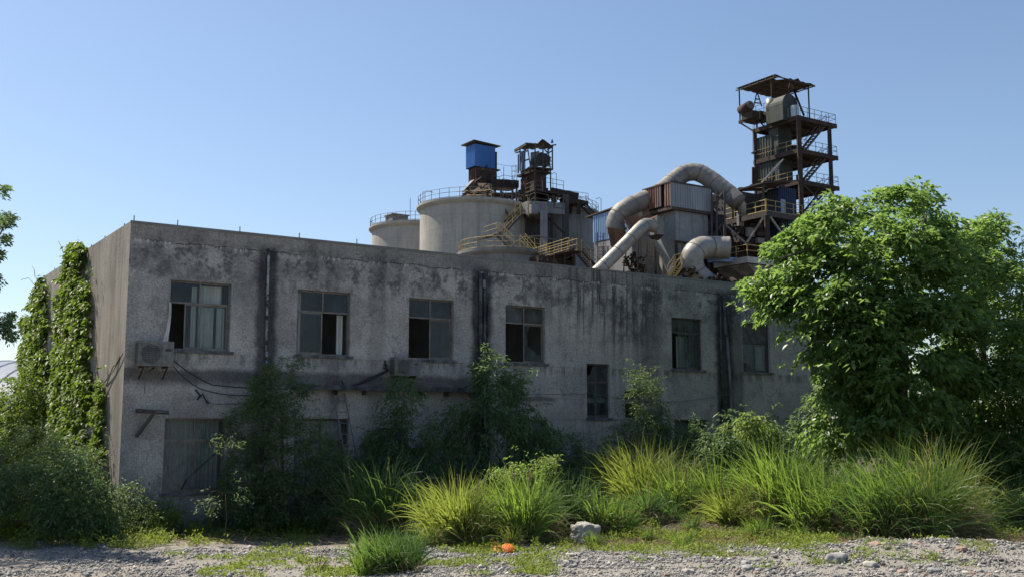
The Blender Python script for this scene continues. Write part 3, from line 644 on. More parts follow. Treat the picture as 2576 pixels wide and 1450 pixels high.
def clad(mb, p, q, z0, z1, pitch=0.26, dep=0.05, z0b=None, z1b=None):
    """corrugated sheet from p to q, bottom z0..z0b top z1..z1b, ribs outward = left of p->q is inside"""
    p, q = Vector(p), Vector(q); p.z = q.z = 0; L = (q - p).length; d = (q - p).normalized(); nrm = d.cross(Z)
    z0b = z0 if z0b is None else z0b; z1b = z1 if z1b is None else z1b
    n = max(2, round(L / pitch)); pr = []
    for k in range(n):
        s = L / n
        for f, o in ((0.0, 0), (0.45, 0), (0.58, 1), (0.87, 1)): pr.append((k * s + f * s, o * dep))
    pr.append((L, 0))
    for i in range(len(pr) - 1):
        (s0, o0), (s1, o1) = pr[i], pr[i + 1]
        A = p + d * s0 + nrm * o0; B = p + d * s1 + nrm * o1
        za, zb = z0 + (z0b - z0) * s0 / L, z0 + (z0b - z0) * s1 / L; ta, tb = z1 + (z1b - z1) * s0 / L, z1 + (z1b - z1) * s1 / L
        mb.quad(A + Z * za, B + Z * zb, B + Z * tb, A + Z * ta)
def drum(label, p, mat, r=0.3, h=0.9, name='barrel', cat='barrel', group=None):
    mb = MB(); mb.lathe((0, 0, 0), [(0.0, 0), (r, 0), (r, h * .3), (r * 1.04, h * .33), (r, h * .36), (r, h * .64), (r * 1.04, h * .67), (r, h * .7), (r, h), (r * 0.93, h), (r * .93, h - .03), (0, h - .03)], 18)
    mb.v = [(v[0] + p.x, v[1] + p.y, v[2] + p.z) for v in mb.v]
    return single(name, mb, mat, label, cat, p, group, smooth=False)

# silos ---------------------------------------------------------
def silo(cx, D, Rr, py_limb, name_label, mat, rail='railgrey', over=0.42, arc=(0, 360), rim=0.55):
    c, _ = g0(cx, py_limb, D); top = at(cx, py_limb, D).z
    T = thing('silo', name_label, 'silo', c, 'concrete silos behind the building')
    mb = MB(); mb.lathe(c, [(Rr, 0), (Rr, top - rim)], 72); mb.build('wall', mat, T, True)
    mb = MB(); mb.lathe(c, [(Rr, top - rim - .05), (Rr + over * .7, top - rim + 0.15), (Rr + over, top - rim + 0.3), (Rr + over, top), (Rr + over - 0.1, top), (0.0, top + 0.5)], 72); mb.build('roof', mat, T)
    if rail:
        r = Rr + over - 0.18; mb = MB(); n = int((arc[1] - arc[0]) / 11)
        pts = [c + Vector((r * math.cos(math.radians(a)), r * math.sin(math.radians(a)), top)) for a in np.linspace(arc[0], arc[1], n + 1)]
        railing(pts, 1.1, 9, 0.03, mb, 3); mb.build('railing', M[rail], T)
    return T, c, top
TA, cA, zA = silo(1056, 134, 6.15, 577, 'leftmost pale concrete silo, half hidden behind the large silo', M['silo'])
TB, cB, zB = silo(1190, 119, 6.1, 524.5, 'large concrete silo with curved railing and the blue hut above it', M['silo'])
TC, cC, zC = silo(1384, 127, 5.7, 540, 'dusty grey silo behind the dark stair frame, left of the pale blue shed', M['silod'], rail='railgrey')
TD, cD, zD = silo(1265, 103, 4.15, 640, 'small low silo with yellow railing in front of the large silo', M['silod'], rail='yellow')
mb = MB(); p = at(998, 555, 131); mb.box(p - U * 1.1 - V * 1 - Z * 0.6, U * 2.2, V * 2, Z * 1.15); mb.box(p - U * 1.25 - V * 1.15 + Z * 0.55, U * 2.5, V * 2.3, Z * 0.12); mb.build('hatch', M['conc'], TA)
# poles with hooks on the silos
def mast(px, py0, py1, Y, label, hook=0.0):
    a, b = at(px, py0, Y), at(px, py1, Y); pts = [a, b]
    if hook: pts += [b + Vector((hook * .4, 0, 0.12)), b + Vector((hook, 0, -0.05))]
    mb = MB(); mb.tube(pts, 0.035, 6); single('mast', mb, M['railgrey'], label, 'mast', a)
mast(1032, 550, 498, 128, 'thin mast standing on the leftmost silo', 0)
mast(1064, 515, 483, 119, 'short hooked rod at the left rim of the large silo', 1.2)
mast(1267, 455, 420, 122, 'thin straight mast between the blue hut and the ruined head', 0)
mast(1400, 475, 437, 120, 'hooked lamp rod right of the ruined elevator head', -0.6)
mast(1512, 530, 500, 118, 'hooked rod above the pale blue shed', -0.6)

# blue hut on an elevator trunk ----------------------------------
G1, _ = g0(1194.6, 400, 120)
def boxtrace(T, name, G, pxl, pxr, yt, yb, mat, claddings=False, pitch=0.26):
    """box whose near vertical edge stands at G, left end at pxl (along V) and right end at pxr (along U)"""
    b, _ = fv(G, pxl, (yt + yb) / 2); a, _ = fu(G, pxr, (yt + yb) / 2)
    px = 1194.6
    zt, zb = zpx(G, yt), zpx(G, yb); mb = MB()
    if claddings:
        clad(mb, W3(G, 0, b, 0), W3(G, 0, 0, 0), zb, zt, pitch); clad(mb, W3(G, 0, 0, 0), W3(G, a, 0, 0), zb, zt, pitch)
        clad(mb, W3(G, a, 0, 0), W3(G, a, b, 0), zb, zt, pitch); clad(mb, W3(G, a, b, 0), W3(G, 0, b, 0), zb, zt, pitch)
    else: mb.uvbox(G, 0, a, 0, b, zb, zt)
    o = mb.build(name, mat, T); return o, a, b, zb, zt
def zpx(G, py): return at(1288, py, G.y).z   # height above G of picture row py (x does not matter)
T = thing('rooftop_hut', 'bright blue corrugated hut on a rusty trunk above the large silo', 'elevator head', Vector((G1.x, G1.y, zpx(G1, 478))))
_, a1, b1, zb1, zt1 = boxtrace(T, 'cladding', G1, 1171.9, 1245.8, 361.5, 417, M['blue'], True)
mb = MB(); mb.uvbox(G1, 0.35, a1 - 0.3, 0.2, b1 - 0.2, zpx(G1, 486), zb1); mb.build('trunk', M['rustp'], T)
mb = MB()
o_ = 0.55
A_, B_, C_, D_ = W3(G1, -o_ + .2, -o_ + .2, zt1 + 0.32), W3(G1, a1 + o_, -o_ + .2, zt1 + 0.12), W3(G1, a1 + o_, b1 + o_, zt1 + 0.25), W3(G1, -o_ + .2, b1 + o_, zt1 + 0.32)
E_, F_ = W3(G1, a1 * .2, b1 * .5, zt1 + 0.62), W3(G1, a1 * .75, b1 * .5, zt1 + 0.5)
mb.add([A_, B_, C_, D_, E_, F_], [(0, 1, 5, 4), (1, 2, 5), (2, 3, 4, 5), (3, 0, 4)]); mb.add([v - Z * 0.06 for v in (A_, B_, C_, D_)], [(3, 2, 1, 0)])
for (i, j) in ((A_, B_), (B_, C_), (C_, D_), (D_, A_)): mb.beam(i, j, 0.08)
mb.build('roof', M['roofsheet'], T)
mb = MB()
for (u_, v_) in ((0.1, 0.1), (a1 - .1, 0.1), (a1 - .1, b1 - .1), (0.1, b1 - .1)): mb.beam(W3(G1, u_, v_, zb1 + 0.1), W3(G1, u_, v_, zt1 + 0.35), 0.12)
mb.uvbox(G1, a1, a1 + 0.45, 0.3, 1.4, zb1 + .1, zb1 + 2.2); mb.uvbox(G1, a1 - .1, a1 + 0.9, 0.2, 1.7, zb1 - .02, zb1 + .08)
mb.uvbox(G1, 0.5, a1 + 0.15, -0.15, 0.19, zb1 - 2.2, zb1 - 0.4)
for q in np.linspace(0.2, b1 - .2, 5): mb.beam(W3(G1, 0.33, q, zpx(G1, 486)), W3(G1, 0.33, q, zb1), 0.1)
mb.beam(W3(G1, a1 * .55, -0.1, zpx(G1, 478)), W3(G1, a1 * .55, -0.1, zb1 + 0.3), 0.18)
mb.build('frame', M['rust'], T)
# burnt lean-to with slipped white sheet
mb = MB(); q = lambda x, y, Y: at(1146.3 + .14214 * x, 347.8 + .14214 * y, Y)
mb.quad(q(110, 955, 117), q(200, 945, 118.6), q(365, 725, 120.4), q(330, 735, 119)); mb.quad(q(110, 950, 117.01), q(330, 730, 119.01), q(250, 760, 120.5), q(150, 900, 119))
single('metal_sheet', mb, M['acwhite'], 'slipped pale roof sheet leaning against the trunk below the blue hut', 'metal sheet', q(110, 955, 117))
mb = MB(); rr = random.Random(3)
for k in range(46):
    x = rr.uniform(100, 640); ymin = 940 - (x - 100) * 0.75 if x < 360 else 740 + (x - 360) * .1; y = rr.uniform(max(ymin, 700), 1085); Y = rr.uniform(115.5, 120)
    ang = rr.choice([rr.uniform(-0.9, -0.4), rr.uniform(-0.9, -0.4), rr.uniform(0.9, 1.5), rr.uniform(-.1, .3)]); l = rr.uniform(60, 170)
    mb.beam(q(x, y, Y), q(x + l * math.cos(ang), min(1090, y + l * math.sin(ang)), Y + rr.uniform(-1, 1)), rr.uniform(0.08, 0.3), 0.06)
mb.add([q(90, 1090, 116), q(640, 1090, 116), q(640, 800, 119), q(360, 790, 119.5), q(230, 930, 118), q(110, 980, 117), q(90, 1090, 121), q(640, 1090, 121), q(640, 800, 121), q(360, 790, 121), q(230, 930, 121), q(110, 980, 121)],
       [(5, 4, 3, 2, 1, 0), (6, 7, 8, 9, 10, 11), (0, 6, 11, 5), (5, 11, 10, 4), (4, 10, 9, 3), (3, 9, 8, 2), (2, 8, 7, 1)])
single('collapsed_lean_to', mb, M['rust'], 'collapsed heap of rusty beams and plates under the blue hut', 'wreckage', q(350, 1090, 118))

# bridge deck between the two heads --------------------------------
T = thing('walkway', 'dark walkway deck with thin railing joining the blue hut and the ruined head', 'walkway', q(900, 860, 120))
mb = MB()
mb.box(q(650, 850, 120), q(1120, 880, 121) - q(650, 850, 120), V * 2.2, Z * 0.9); mb.box(q(520, 1020, 117), q(1240, 1010, 117.5) - q(520, 1020, 117), V * 2.4, Z * 0.35)
mb.box(q(540, 1110, 114.5), q(640, 1100, 115) - q(540, 1110, 114.5), V * 2.5, Z * 0.9)
for x in (560, 700, 800, 1005, 1080): mb.beam(q(x, 1180, 117.5), q(x, 880, 117.5), 0.22)
mb.beam(q(640, 1090, 117), q(860, 1010, 117), 0.15); mb.beam(q(800, 940, 117), q(1240, 1270, 117), 0.16); mb.beam(q(800, 1130, 117), q(1250, 1280, 117), 0.5, 0.3)
mb.build('deck', M['rust'], T)
mb = MB(); railing([q(650, 810, 119.8), q(770, 830, 119), q(850, 800, 119.6), q(1010, 830, 119.8)], 1.0, 1.6, 0.03, mb)
railing([q(800, 1090, 116.8), q(890, 1090, 116.8), q(1240, 1230, 116.8)], 1.25, 1.5, 0.03, mb); mb.build('railing', M['railgrey'], T)
mb = MB(); railing([q(525, 1100, 115), q(630, 1095, 114.4)], 1.2, 1.5, 0.035, mb, 3); railing([q(120, 1095, 116), q(525, 1100, 115)], 1.1, 1.6, 0.035, mb, 3); mb.build('yellow_railing', M['yellow'], T)
mb = MB()
for s_ in (0, 90):
    for k in range(1): mb.tube([q(995 + s_, 800, 119.6), q(995 + s_, 490, 119.6)], 0.03, 5)
for yy in (490, 580, 670, 750):
    c = q(1040, yy, 119.6); pts = [c + Vector((0.32 * math.cos(a), 0.32 * math.sin(a), 0)) for a in np.linspace(0, 2 * math.pi, 13)]; mb.tube(pts, 0.022, 4)
mb.tube([q(1015, 790, 119.3), q(1050, 660, 119.3), q(1060, 480, 119.3)], 0.025, 5)
single('caged_ladder', mb, M['railgrey'], 'small caged ladder at the left side of the ruined head', 'ladder', q(1040, 800, 119.6))
cable('stay_wire', [q(725, 452, 120), q(1000, 495, 119.6)], 0.02, M['cable'], 'thin wire strung from the blue hut to the caged ladder', sag=0.05, n=5)

# ruined elevator head ---------------------------------------------
T = thing('ruined_hoist_tower', 'ruined dark elevator head with buckled roof and bare posts', 'elevator head', q(1400, 950, 119))
G2, _ = g0(1146.3 + .14214 * 1405, 460, 118.6)
mb = MB(); b2, _ = fv(G2, 1146.3 + .14214 * 1150, 450); a2, _ = fu(G2, 1146.3 + .14214 * 1640, 450)
z = lambda y: zpx(G2, 347.8 + .14214 * y)
mb.uvbox(G2, 0, a2 * .85, 0, b2 * .92, z(960), z(600)); mb.uvbox(G2, -.35, a2 + .15, -0.2, b2 + .3, z(600), z(560)); mb.build('trunk', M['rust'], T)
mb = MB(); clad(mb, W3(G2, -0.02, b2, 0), W3(G2, -0.02, b2 * .5, 0), z(980), z(640), 0.5, 0.12); mb.build('trunk_plate', M['rustp'], T)
mb = MB()
for x, y0, y1, Y in ((1140, 580, 200, 120.2), (1110, 620, 290, 120.4), (1405, 910, 90, 118.4), (1545, 560, 100, 118.7), (1712, 560, 120, 119.6), (1680, 960, 560, 119.4)): mb.beam(q(x, y0, Y), q(x, y1, Y), 0.16)
for x0, y0, x1, y1 in ((1185, 580, 1250, 110), (1325, 520, 1265, 110), (1215, 400, 1300, 370), (1240, 230, 1280, 225), (1600, 390, 1640, 180), (1675, 540, 1635, 180), (1575, 200, 1615, 250), (1620, 210, 1710, 160), (1690, 130, 1780, 115), (1640, 260, 1700, 230), (1400, 510, 1480, 470), (1170, 600, 1310, 510)):
    mb.beam(q(x0, y0, 118.8), q(x1, y1, 118.8), 0.13)
mb.box(q(1150, 612, 119.5), q(1400, 500, 118.3) - q(1150, 612, 119.5), V * 0.1 + U * 0.1, Z * 0.14); mb.box(q(1400, 520, 118.3), q(1730, 560, 119.2) - q(1400, 520, 118.3), V * 3, Z * 0.16)
for yy in (330, 385, 405, 455, 500): mb.beam(q(1610, yy, 119.8), q(1700, yy + 12, 119.8), 0.05)
mb.build('frame', M['steel'], T)
mb = MB()    # buckled roof sheet with real folds
def roofpt(i, j):
    s_, t_ = i / 12, j / 6
    P0, P1 = q(1050, 200, 120.8), q(1262, 84, 118.2); P2 = q(1735, 98, 119.0); P3 = q(1490, 225, 122.5)
    L_ = P0.lerp(P1, t_); R_ = P3.lerp(P2, t_); p = L_.lerp(R_, s_)
    return p + Z * (0.28 * math.sin(s_ * 9 + t_ * 2) * (0.3 + s_ * 0.8) + 0.12 * mnoise.noise(p * 1.3) + 0.35 * math.exp(-((s_ - .55) / .12) ** 2))
for i in range(12):
    for j in range(6): mb.quad(roofpt(i, j), roofpt(i + 1, j), roofpt(i + 1, j + 1), roofpt(i, j + 1))
mb.beam(roofpt(0, 0) - Z * 0.12, roofpt(0, 6) - Z * 0.12, 0.22, 0.3); mb.beam(roofpt(0, 6) - Z * .1, roofpt(5, 6) - Z * .1, 0.15)
mb.quad(q(1035, 262, 121), q(1135, 225, 119.5), q(1170, 240, 120), q(1080, 270, 122)); mb.quad(q(1480, 250, 119.5), q(1640, 275, 119.7), q(1600, 290, 121), q(1500, 270, 121))
mb.build('roof', M['roofsheet'], T)
mb = MB(); clad(mb, q(1150, 300, 121), q(1235, 300, 120), q(1, 640, 121).z, q(1, 245, 121).z, 0.4, 0.08); mb.build('blue_panel', M['cladblue'], T)
mb = MB(); clad(mb, q(1325, 300, 120.5), q(1480, 300, 119.8), q(1, 500, 120).z, q(1, 235, 120).z, 0.45, 0.1); mb.build('torn_panel', M['cladgrey'], T)
mb = MB(); c = q(1540, 390, 119.5); mb.tube([c - U * 0.5 + Z * .2, c + U * 0.6 - Z * 0.1], 0.75, 16); mb.tube([c - U * .2 - V * .5, c - U * .2 + V * 1.5], 0.55, 14)
mb.add([q(1400, 500, 118.8), q(1660, 495, 119.2), q(1600, 380, 119), q(1560, 290, 119), q(1470, 330, 119), q(1410, 500, 121), q(1670, 495, 121.5), q(1610, 380, 121), q(1570, 290, 121), q(1480, 330, 121)], [(4, 3, 2, 1, 0), (5, 6, 7, 8, 9), (0, 5, 9, 4), (4, 9, 8, 3), (3, 8, 7, 2), (2, 7, 6, 1)])
mb.build('drive_casing', M['eleg'], T)
mb = MB(); mb.add([q(1680, 85, 119), q(1705, 5, 119), q(1728, 50, 119.2), q(1728, 92, 119.3)], [(0, 1, 2, 3), (3, 2, 1, 0)]); mb.build('torn_flap', M['blue'], T)

# concrete frame tower with decks between the silos -----------------
T = thing('stair_frame', 'dark concrete and steel frame with decks and stairs between the silos', 'platform', q(1500, 1600, 116))
mb = MB()
mb.beam(q(1560, 2600, 114), q(1560, 1290, 114), 0.8, 0.8)
mb.box(q(1300, 1300, 114), q(1930, 1345, 116) - q(1300, 1300, 114), V * 4, Z * 1.25); mb.uvbox(Vector((q(1380, 1300, 113.8).x, 113.8, 0)), -0.3, 0.6, 0, 1.2, q(1, 1300, 113.8).z - .2, q(1, 1170, 113.8).z)
mb.build('concrete_frame', M['silod'], T)
mb = MB(); mb.beam(q(1945, 2600, 118), q(1945, 1010, 118), 0.75, 0.75); mb.build('pillar', M['concd'], T)
mb = MB()
mb.box(q(1235, 1000, 117.5), q(1405, 930, 115.5) - q(1235, 1000, 117.5), q(1920, 1010, 118.5) - q(1405, 930, 115.5), Z * 0.3)
mb.box(q(1960, 1150, 119), q(2350, 1170, 121) - q(1960, 1150, 119), V * 3.5, Z * 0.35); mb.beam(q(1950, 1070, 119), q(2340, 1155, 121), 0.2, 0.5)
mb.beam(q(2175, 1340, 120), q(2175, 1150, 120), 0.45); mb.beam(q(1690, 940, 119), q(2170, 1040, 120), 0.25, 0.9); mb.box(q(1980, 1340, 121), q(2060, 1330, 121) - q(1980, 1340, 121), V * 2, Z * 1.6)
for x, y0, y1 in ((1220, 1420, 960), (1405, 1180, 480), (1285, 1360, 1050), (1005, 1200, 960), (1735, 1210, 1000), (1240, 1900, 1270), (1500, 2000, 1300), (1620, 2000, 1310), (1700, 2300, 1320)): mb.beam(q(x, y0, 115.5), q(x, y1, 115.5), 0.22)
for (x0, y0, x1, y1) in ((1240, 1270, 1560, 1600), (1290, 1000, 1690, 1200), (1300, 1050, 1640, 1150), (1560, 1330, 1930, 1700), (1250, 1330, 1540, 1330)): mb.beam(q(x0, y0, 116), q(x1, y1, 116), 0.16)
rr = random.Random(5)
for k in range(60):
    x = rr.uniform(1240, 1900); y = rr.uniform(1010, 1230); mb.beam(q(x, y, rr.uniform(116, 120)), q(x + rr.uniform(-90, 90), y + rr.uniform(-60, 60), rr.uniform(116, 120)), rr.uniform(0.07, 0.25))
for k in range(50):
    x = rr.uniform(1130, 1420); y = rr.uniform(1010, 1320); mb.beam(q(x, y, rr.uniform(116, 119)), q(x + rr.uniform(-50, 60), y + rr.uniform(-70, 70), rr.uniform(116, 119)), rr.uniform(0.08, 0.3))
mb.box(q(1230, 1220, 120), q(1640, 1220, 120.5) - q(1230, 1220, 120), V * 1.5, Z * 2.3)
mb.build('steel_deck', M['rust'], T)
mb = MB(); 
railing([q(1235, 985, 117.4), q(1405, 920, 115.4), q(1540, 935, 116)], 1.1, 1.6, 0.03, mb, 3); railing([q(1530, 860, 117), q(1910, 930, 118.5)], 1.15, 1.6, 0.03, mb, 2)
railing([q(1310, 1205, 114.2), q(1405, 1165, 113.8), q(1640, 1205, 114.5)], 1.3, 1.3, 0.03, mb, 3); railing([q(1740, 1240, 115.3), q(1910, 1260, 115.8)], 1.3, 1.3, 0.03, mb, 3)
railing([q(1980, 1090, 120), q(2345, 1140, 121)], 1.1, 1.3, 0.03, mb, 2); railing([q(2080, 1340, 123), q(2400, 1350, 124)], 1.0, 1.5, 0.03, mb, 3); mb.build('railing', M['railgrey'], T)
stair(T, q(2470, 1340, 120), q(2300, 1160, 120.5), V * 1.0, 8, 'steel', 'railgrey')
stair(T, q(1000, 1480, 113.8), q(800, 1140, 114.5), V * 1.0, 11, 'rust'); stair(T, q(940, 1460, 113), q(1140, 1290, 113.5), V * 0.9, 9, 'steel', 'yellow')
mb = MB(); railing([q(1150, 1350, 113.4), q(1290, 1330, 113.4)], 1.1, 1.5, 0.03, mb, 3); mb.tube([q(1285, 1380, 113.3), q(1280, 1060, 113.3), q(1265, 1040, 113.3)], 0.07, 6); mb.build('yellow_railing', M['yellow'], T)
mb = MB()   # dark steel-clad shaft behind the frame down to the ground
Gs, _ = g0(1146.3 + .14214 * 1420, 560, 117.5)
mb.uvbox(Gs, -2.5, 2.8, 1.0, 4, 0, q(1, 1330, 117.5).z - 0.1); mb.build('shaft', M['concd'], T)
w = lambda x, y, Y: at(901.6 + .26645 * x, 322 + .26645 * y, Y)    # picture frame of another tracing
T = thing('access_stair', 'zigzag steel stairs with pale yellow rails above the small silo', 'stairs', w(1650, 1330, 103))
mb = MB(); mb.box(w(1180, 1045, 106), w(1345, 1010, 105) - w(1180, 1045, 106), V * 2, Z * 0.15); mb.build('deck', M['rust'], T)
mb = MB(); railing([w(1185, 1040, 106), w(1310, 1000, 105)], 1.15, 1.2, 0.028, mb, 3); mb.build('railing', M['yellow'], T)
stair(T, w(1380, 990, 106), w(1530, 830, 107), V * 1.0, 10, 'steel', 'yellow'); stair(T, w(1470, 1120, 103.5), w(1330, 985, 104.5), V * 0.9, 9, 'steel', 'yellow'); stair(T, w(1680, 1215, 102), w(1575, 1090, 103), V * 0.9, 7, 'steel', 'yellow')
mb = MB(); mb.tube([w(1420, 1145, 102), w(1490, 1070, 102), w(1580, 1025, 102), w(1700, 1018, 102.5), w(1830, 1050, 103), w(2080, 1130, 104), w(2240, 1160, 104.5), w(2370, 1190, 105)], 0.06, 6); mb.build('pipe', M['railgrey'], T)
T = thing('yellow_platform', 'yellow-railed platform with stairs peeping over the parapet beside the diagonal duct', 'platform', w(1850, 1330, 98))
mb = MB(); mb.box(w(1650, 1255, 100.5), w(1990, 1160, 96) - w(1650, 1255, 100.5), U * 1.5, Z * 0.14)
mb.box(w(1700, 1330, 98.5), w(2050, 1330, 98.5) - w(1700, 1330, 98.5), V * 2, Z * 1.3)
for x in (1735, 1850, 1950, 2040): mb.beam(w(x, 1340, 97), w(x, 1190, 97), 0.13)
for k in range(14):
    x = rr.uniform(1690, 2020); mb.beam(w(x, rr.uniform(1210, 1310), 97.6), w(x + rr.uniform(-60, 60), rr.uniform(1210, 1310), 98), 0.1)
mb.build('deck', M['rust'], T)
mb = MB(); railing([w(1650, 1250, 100.3), w(1990, 1150, 96)], 1.15, 1.2, 0.03, mb, 3); railing([w(1720, 1255, 100.3), w(2065, 1160, 96.4)], 1.15, 1.2, 0.03, mb, 3); mb.build('railing', M['yellow'], T)
stair(T, w(2195, 1345, 96.5), w(2020, 1135, 97), U * 1.1, 10, 'rust', 'yellow')
mb = MB(); mb.add([w(1950, 1240, 96.9), w(2010, 1255, 96.9), w(2018, 1215, 96.9), w(1990, 1225, 96.9), w(1985, 1215, 96.8)], [(0, 1, 2, 3, 4), (4, 3, 2, 1, 0)])
single('crumpled_sheet', mb, M['acwhite'], 'small crumpled white sheet under the yellow platform', 'metal sheet', w(1980, 1240, 96.9))

# pale blue shed ---------------------------------------------------
k6 = lambda x, y, Y: at(1416.8 + .26645 * x, 354.2 + .26645 * y, Y)
c6 = lambda x, y: (1416.8 + .26645 * x, 354.2 + .26645 * y)
T = thing('cladding_shed', 'pale blue and rust corrugated shed behind the bent duct', 'shed', k6(400, 960, 104))
Gb, _ = g0(*c6(620, 700), 99)
bs, zt = fv(Gb, *c6(280, 712)); _, zt2 = fv(Gb, *c6(620, 590)); _, zb = fv(Gb, *c6(285, 960))
mb = MB(); clad(mb, W3(Gb, 0, bs, 0), W3(Gb, 0, 0, 0), zb, zt, 0.3, 0.06, zb, zt2 - 0.2); mb.build('cladding', M['cladblue'], T)
mb = MB(); mb.uvbox(Gb, 0.1, 5.0, 0, bs - .05, 0, zb + 0.5); mb.uvbox(Gb, 0.1, 5.0, 0, bs - .05, zb + .5, zt - 0.3); mb.build('wall', M['plate'], T)
mb = MB(); ra, rb = fv(Gb, *c6(255, 716))[0], 0; A_ = W3(Gb, -0.2, bs + 1.0, zt - 0.02); B_ = W3(Gb, -0.2, -0.1, zt2)
mb.box(A_, B_ - A_, U * 5.4, Z * 0.12); mb.build('roof', M['roofsheet'], T)

# bag filter --------------------------------------------------------
Gf, _ = g0(1688.6, 457, 93)
T = thing('dust_filter', 'grey steel dust filter with corrugated hood and tapering hopper', 'dust filter', Vector((Gf.x, Gf.y, 0)))
bL, zl = fv(Gf, *c6(775, 455)); aR, zr = fu(Gf, *c6(1390, 455)); ztop = fu(Gf, *c6(1020, 392))[1]; zbr = fu(Gf, *c6(1390, 672))[1]; zbc = fu(Gf, *c6(1025, 622))[1]; zbl = fv(Gf, *c6(790, 668))[1]
mb = MB(); clad(mb, W3(Gf, 0, 0, 0), W3(Gf, aR, 0, 0), zbr, ztop, 0.3, 0.07); clad(mb, W3(Gf, aR, 0, 0), W3(Gf, aR, bL, 0), zbr, ztop, 0.3, 0.07); clad(mb, W3(Gf, aR, bL, 0), W3(Gf, 0, bL, 0), zbr, ztop, 0.3, 0.07); mb.build('hood', M['cladgrey'], T)
bm_, _ = fv(Gf, *c6(955, 450)); bn_, _ = fv(Gf, *c6(925, 450))
mb = MB(); clad(mb, W3(Gf, 0, bL, 0), W3(Gf, 0, bn_, 0), zbr + .2, ztop, 0.32, 0.1); clad(mb, W3(Gf, 0, bm_, 0), W3(Gf, 0, 0, 0), zbr + .1, ztop, 0.32, 0.1); props(mb.build('hood_side', M['cladrust'], T), 'rust-streaked hood side with an open gap')
mb = MB(); mb.uvbox(Gf, .3, .4, .3, bL - .3, zbr, ztop - .1); mb.build('hood_inner', M['steel'], T)
mb = MB()
A_, B_, C_, D_ = W3(Gf, -.15, -.15, ztop + .02), W3(Gf, aR + .15, -.15, ztop + .02), W3(Gf, aR + .15, bL + .3, ztop - .05), W3(Gf, -.15, bL + .3, ztop - .05)
mb.box(A_, B_ - A_, D_ - A_, Z * 0.1); mb.uvbox(Gf, .0, aR, 0, bL, zbr - 0.25, zbr - 0.0); mb.build('roof', M['roofsheet'], T)
# body: near corner shifted inward
uo = 0.75; z1 = zbr - 0.25
Gc = W3(Gf, uo, 0.35, 0); zc = at(*c6(1055, 940), Gc.y).z; a_b = aR - uo - 0.1; b_b = bL - 0.7
mb = MB(); mb.uvbox(Gc, 0, a_b, 0, b_b, zc, z1)
for zz in (0.35, 0.7): mb.uvbox(Gc, -.03, a_b + .03, -.03, -0.001, zc + (z1 - zc) * zz, zc + (z1 - zc) * zz + .05)
for xx in (0.12, 0.5, 0.85): mb.uvbox(Gc, a_b * xx, a_b * xx + .06, -.04, -0.0015, zc, z1); 
mb.build('body', M['plate'], T)
zh = at(*c6(1000, 1230), Gc.y).z
def hopper(mb, G, a, b, zt, zb, w=0.35, ca=None, cb=None):
    ca, cb = ca or a / 2, cb or b / 2
    tp = [W3(G, 0, 0, zt), W3(G, a, 0, zt), W3(G, a, b, zt), W3(G, 0, b, zt)]; bt = [W3(G, ca - w, cb - w, zb), W3(G, ca + w, cb - w, zb), W3(G, ca + w, cb + w, zb), W3(G, ca - w, cb + w, zb)]
    mb.add(tp + bt, [(0, 4, 5, 1), (1, 5, 6, 2), (2, 6, 7, 3), (3, 7, 4, 0), (4, 7, 6, 5)])
mb = MB(); hopper(mb, Gc, a_b * .62, b_b, zc, zh, 0.4, 0.6, b_b * .35); mb.build('hopper', M['plate'], T)
mb = MB(); 
for (u_, v_) in ((0, 0), (a_b * .5, 0), (a_b, 0), (0, b_b), (a_b, b_b)): mb.beam(W3(Gc, u_, v_, 0), W3(Gc, u_, v_, zc), 0.25)
mb.beam(W3(Gc, 0, 0, zc - .1), W3(Gc, a_b, 0, zc - .1), 0.2); mb.beam(W3(Gc, a_b, 0, zc), W3(Gc, a_b * .5, 0, zc - 4), 0.12); mb.build('leg', M['rust'], T)
mb = MB(); mb.quad(k6(835, 930, 92), k6(880, 935, 92), k6(1000, 1110, 91.8), k6(985, 1220, 91.8)); mb.quad(k6(985, 1222, 91.8), k6(1005, 1110, 91.8), k6(1050, 1130, 91.6), k6(1030, 1180, 91.6)); mb.build('torn_lining', M['acwhite'], T)
# inlet box on the left
Gi, _ = g0(*c6(885, 800), 92.5); ai_, _ = fu(Gi, *c6(900, 800)); bi_, _ = fv(Gi, *c6(800, 800))
mb = MB(); mb.uvbox(Gi, 0, 0.8, 0, bi_, fv(Gi, *c6(885, 880))[1], fv(Gi, *c6(885, 705))[1]); mb.build('inlet_box', M['galv'], T)
mb = MB(); hopper(mb, Gi, .8, bi_, fv(Gi, *c6(885, 881))[1], fv(Gi, *c6(860, 930))[1], 0.2); mb.build('inlet_hopper', M['rust'], T)
mb = MB(); mb.quad(k6(770, 750, 91.5), k6(890, 700, 91.5), k6(880, 720, 91.3), k6(800, 790, 91.3)); mb.beam(k6(690, 760, 92), k6(815, 672, 92), 0.12); mb.beam(k6(600, 790, 93), k6(820, 690, 93), 0.5, 0.9); mb.build('flashing', M['rustp'], T)
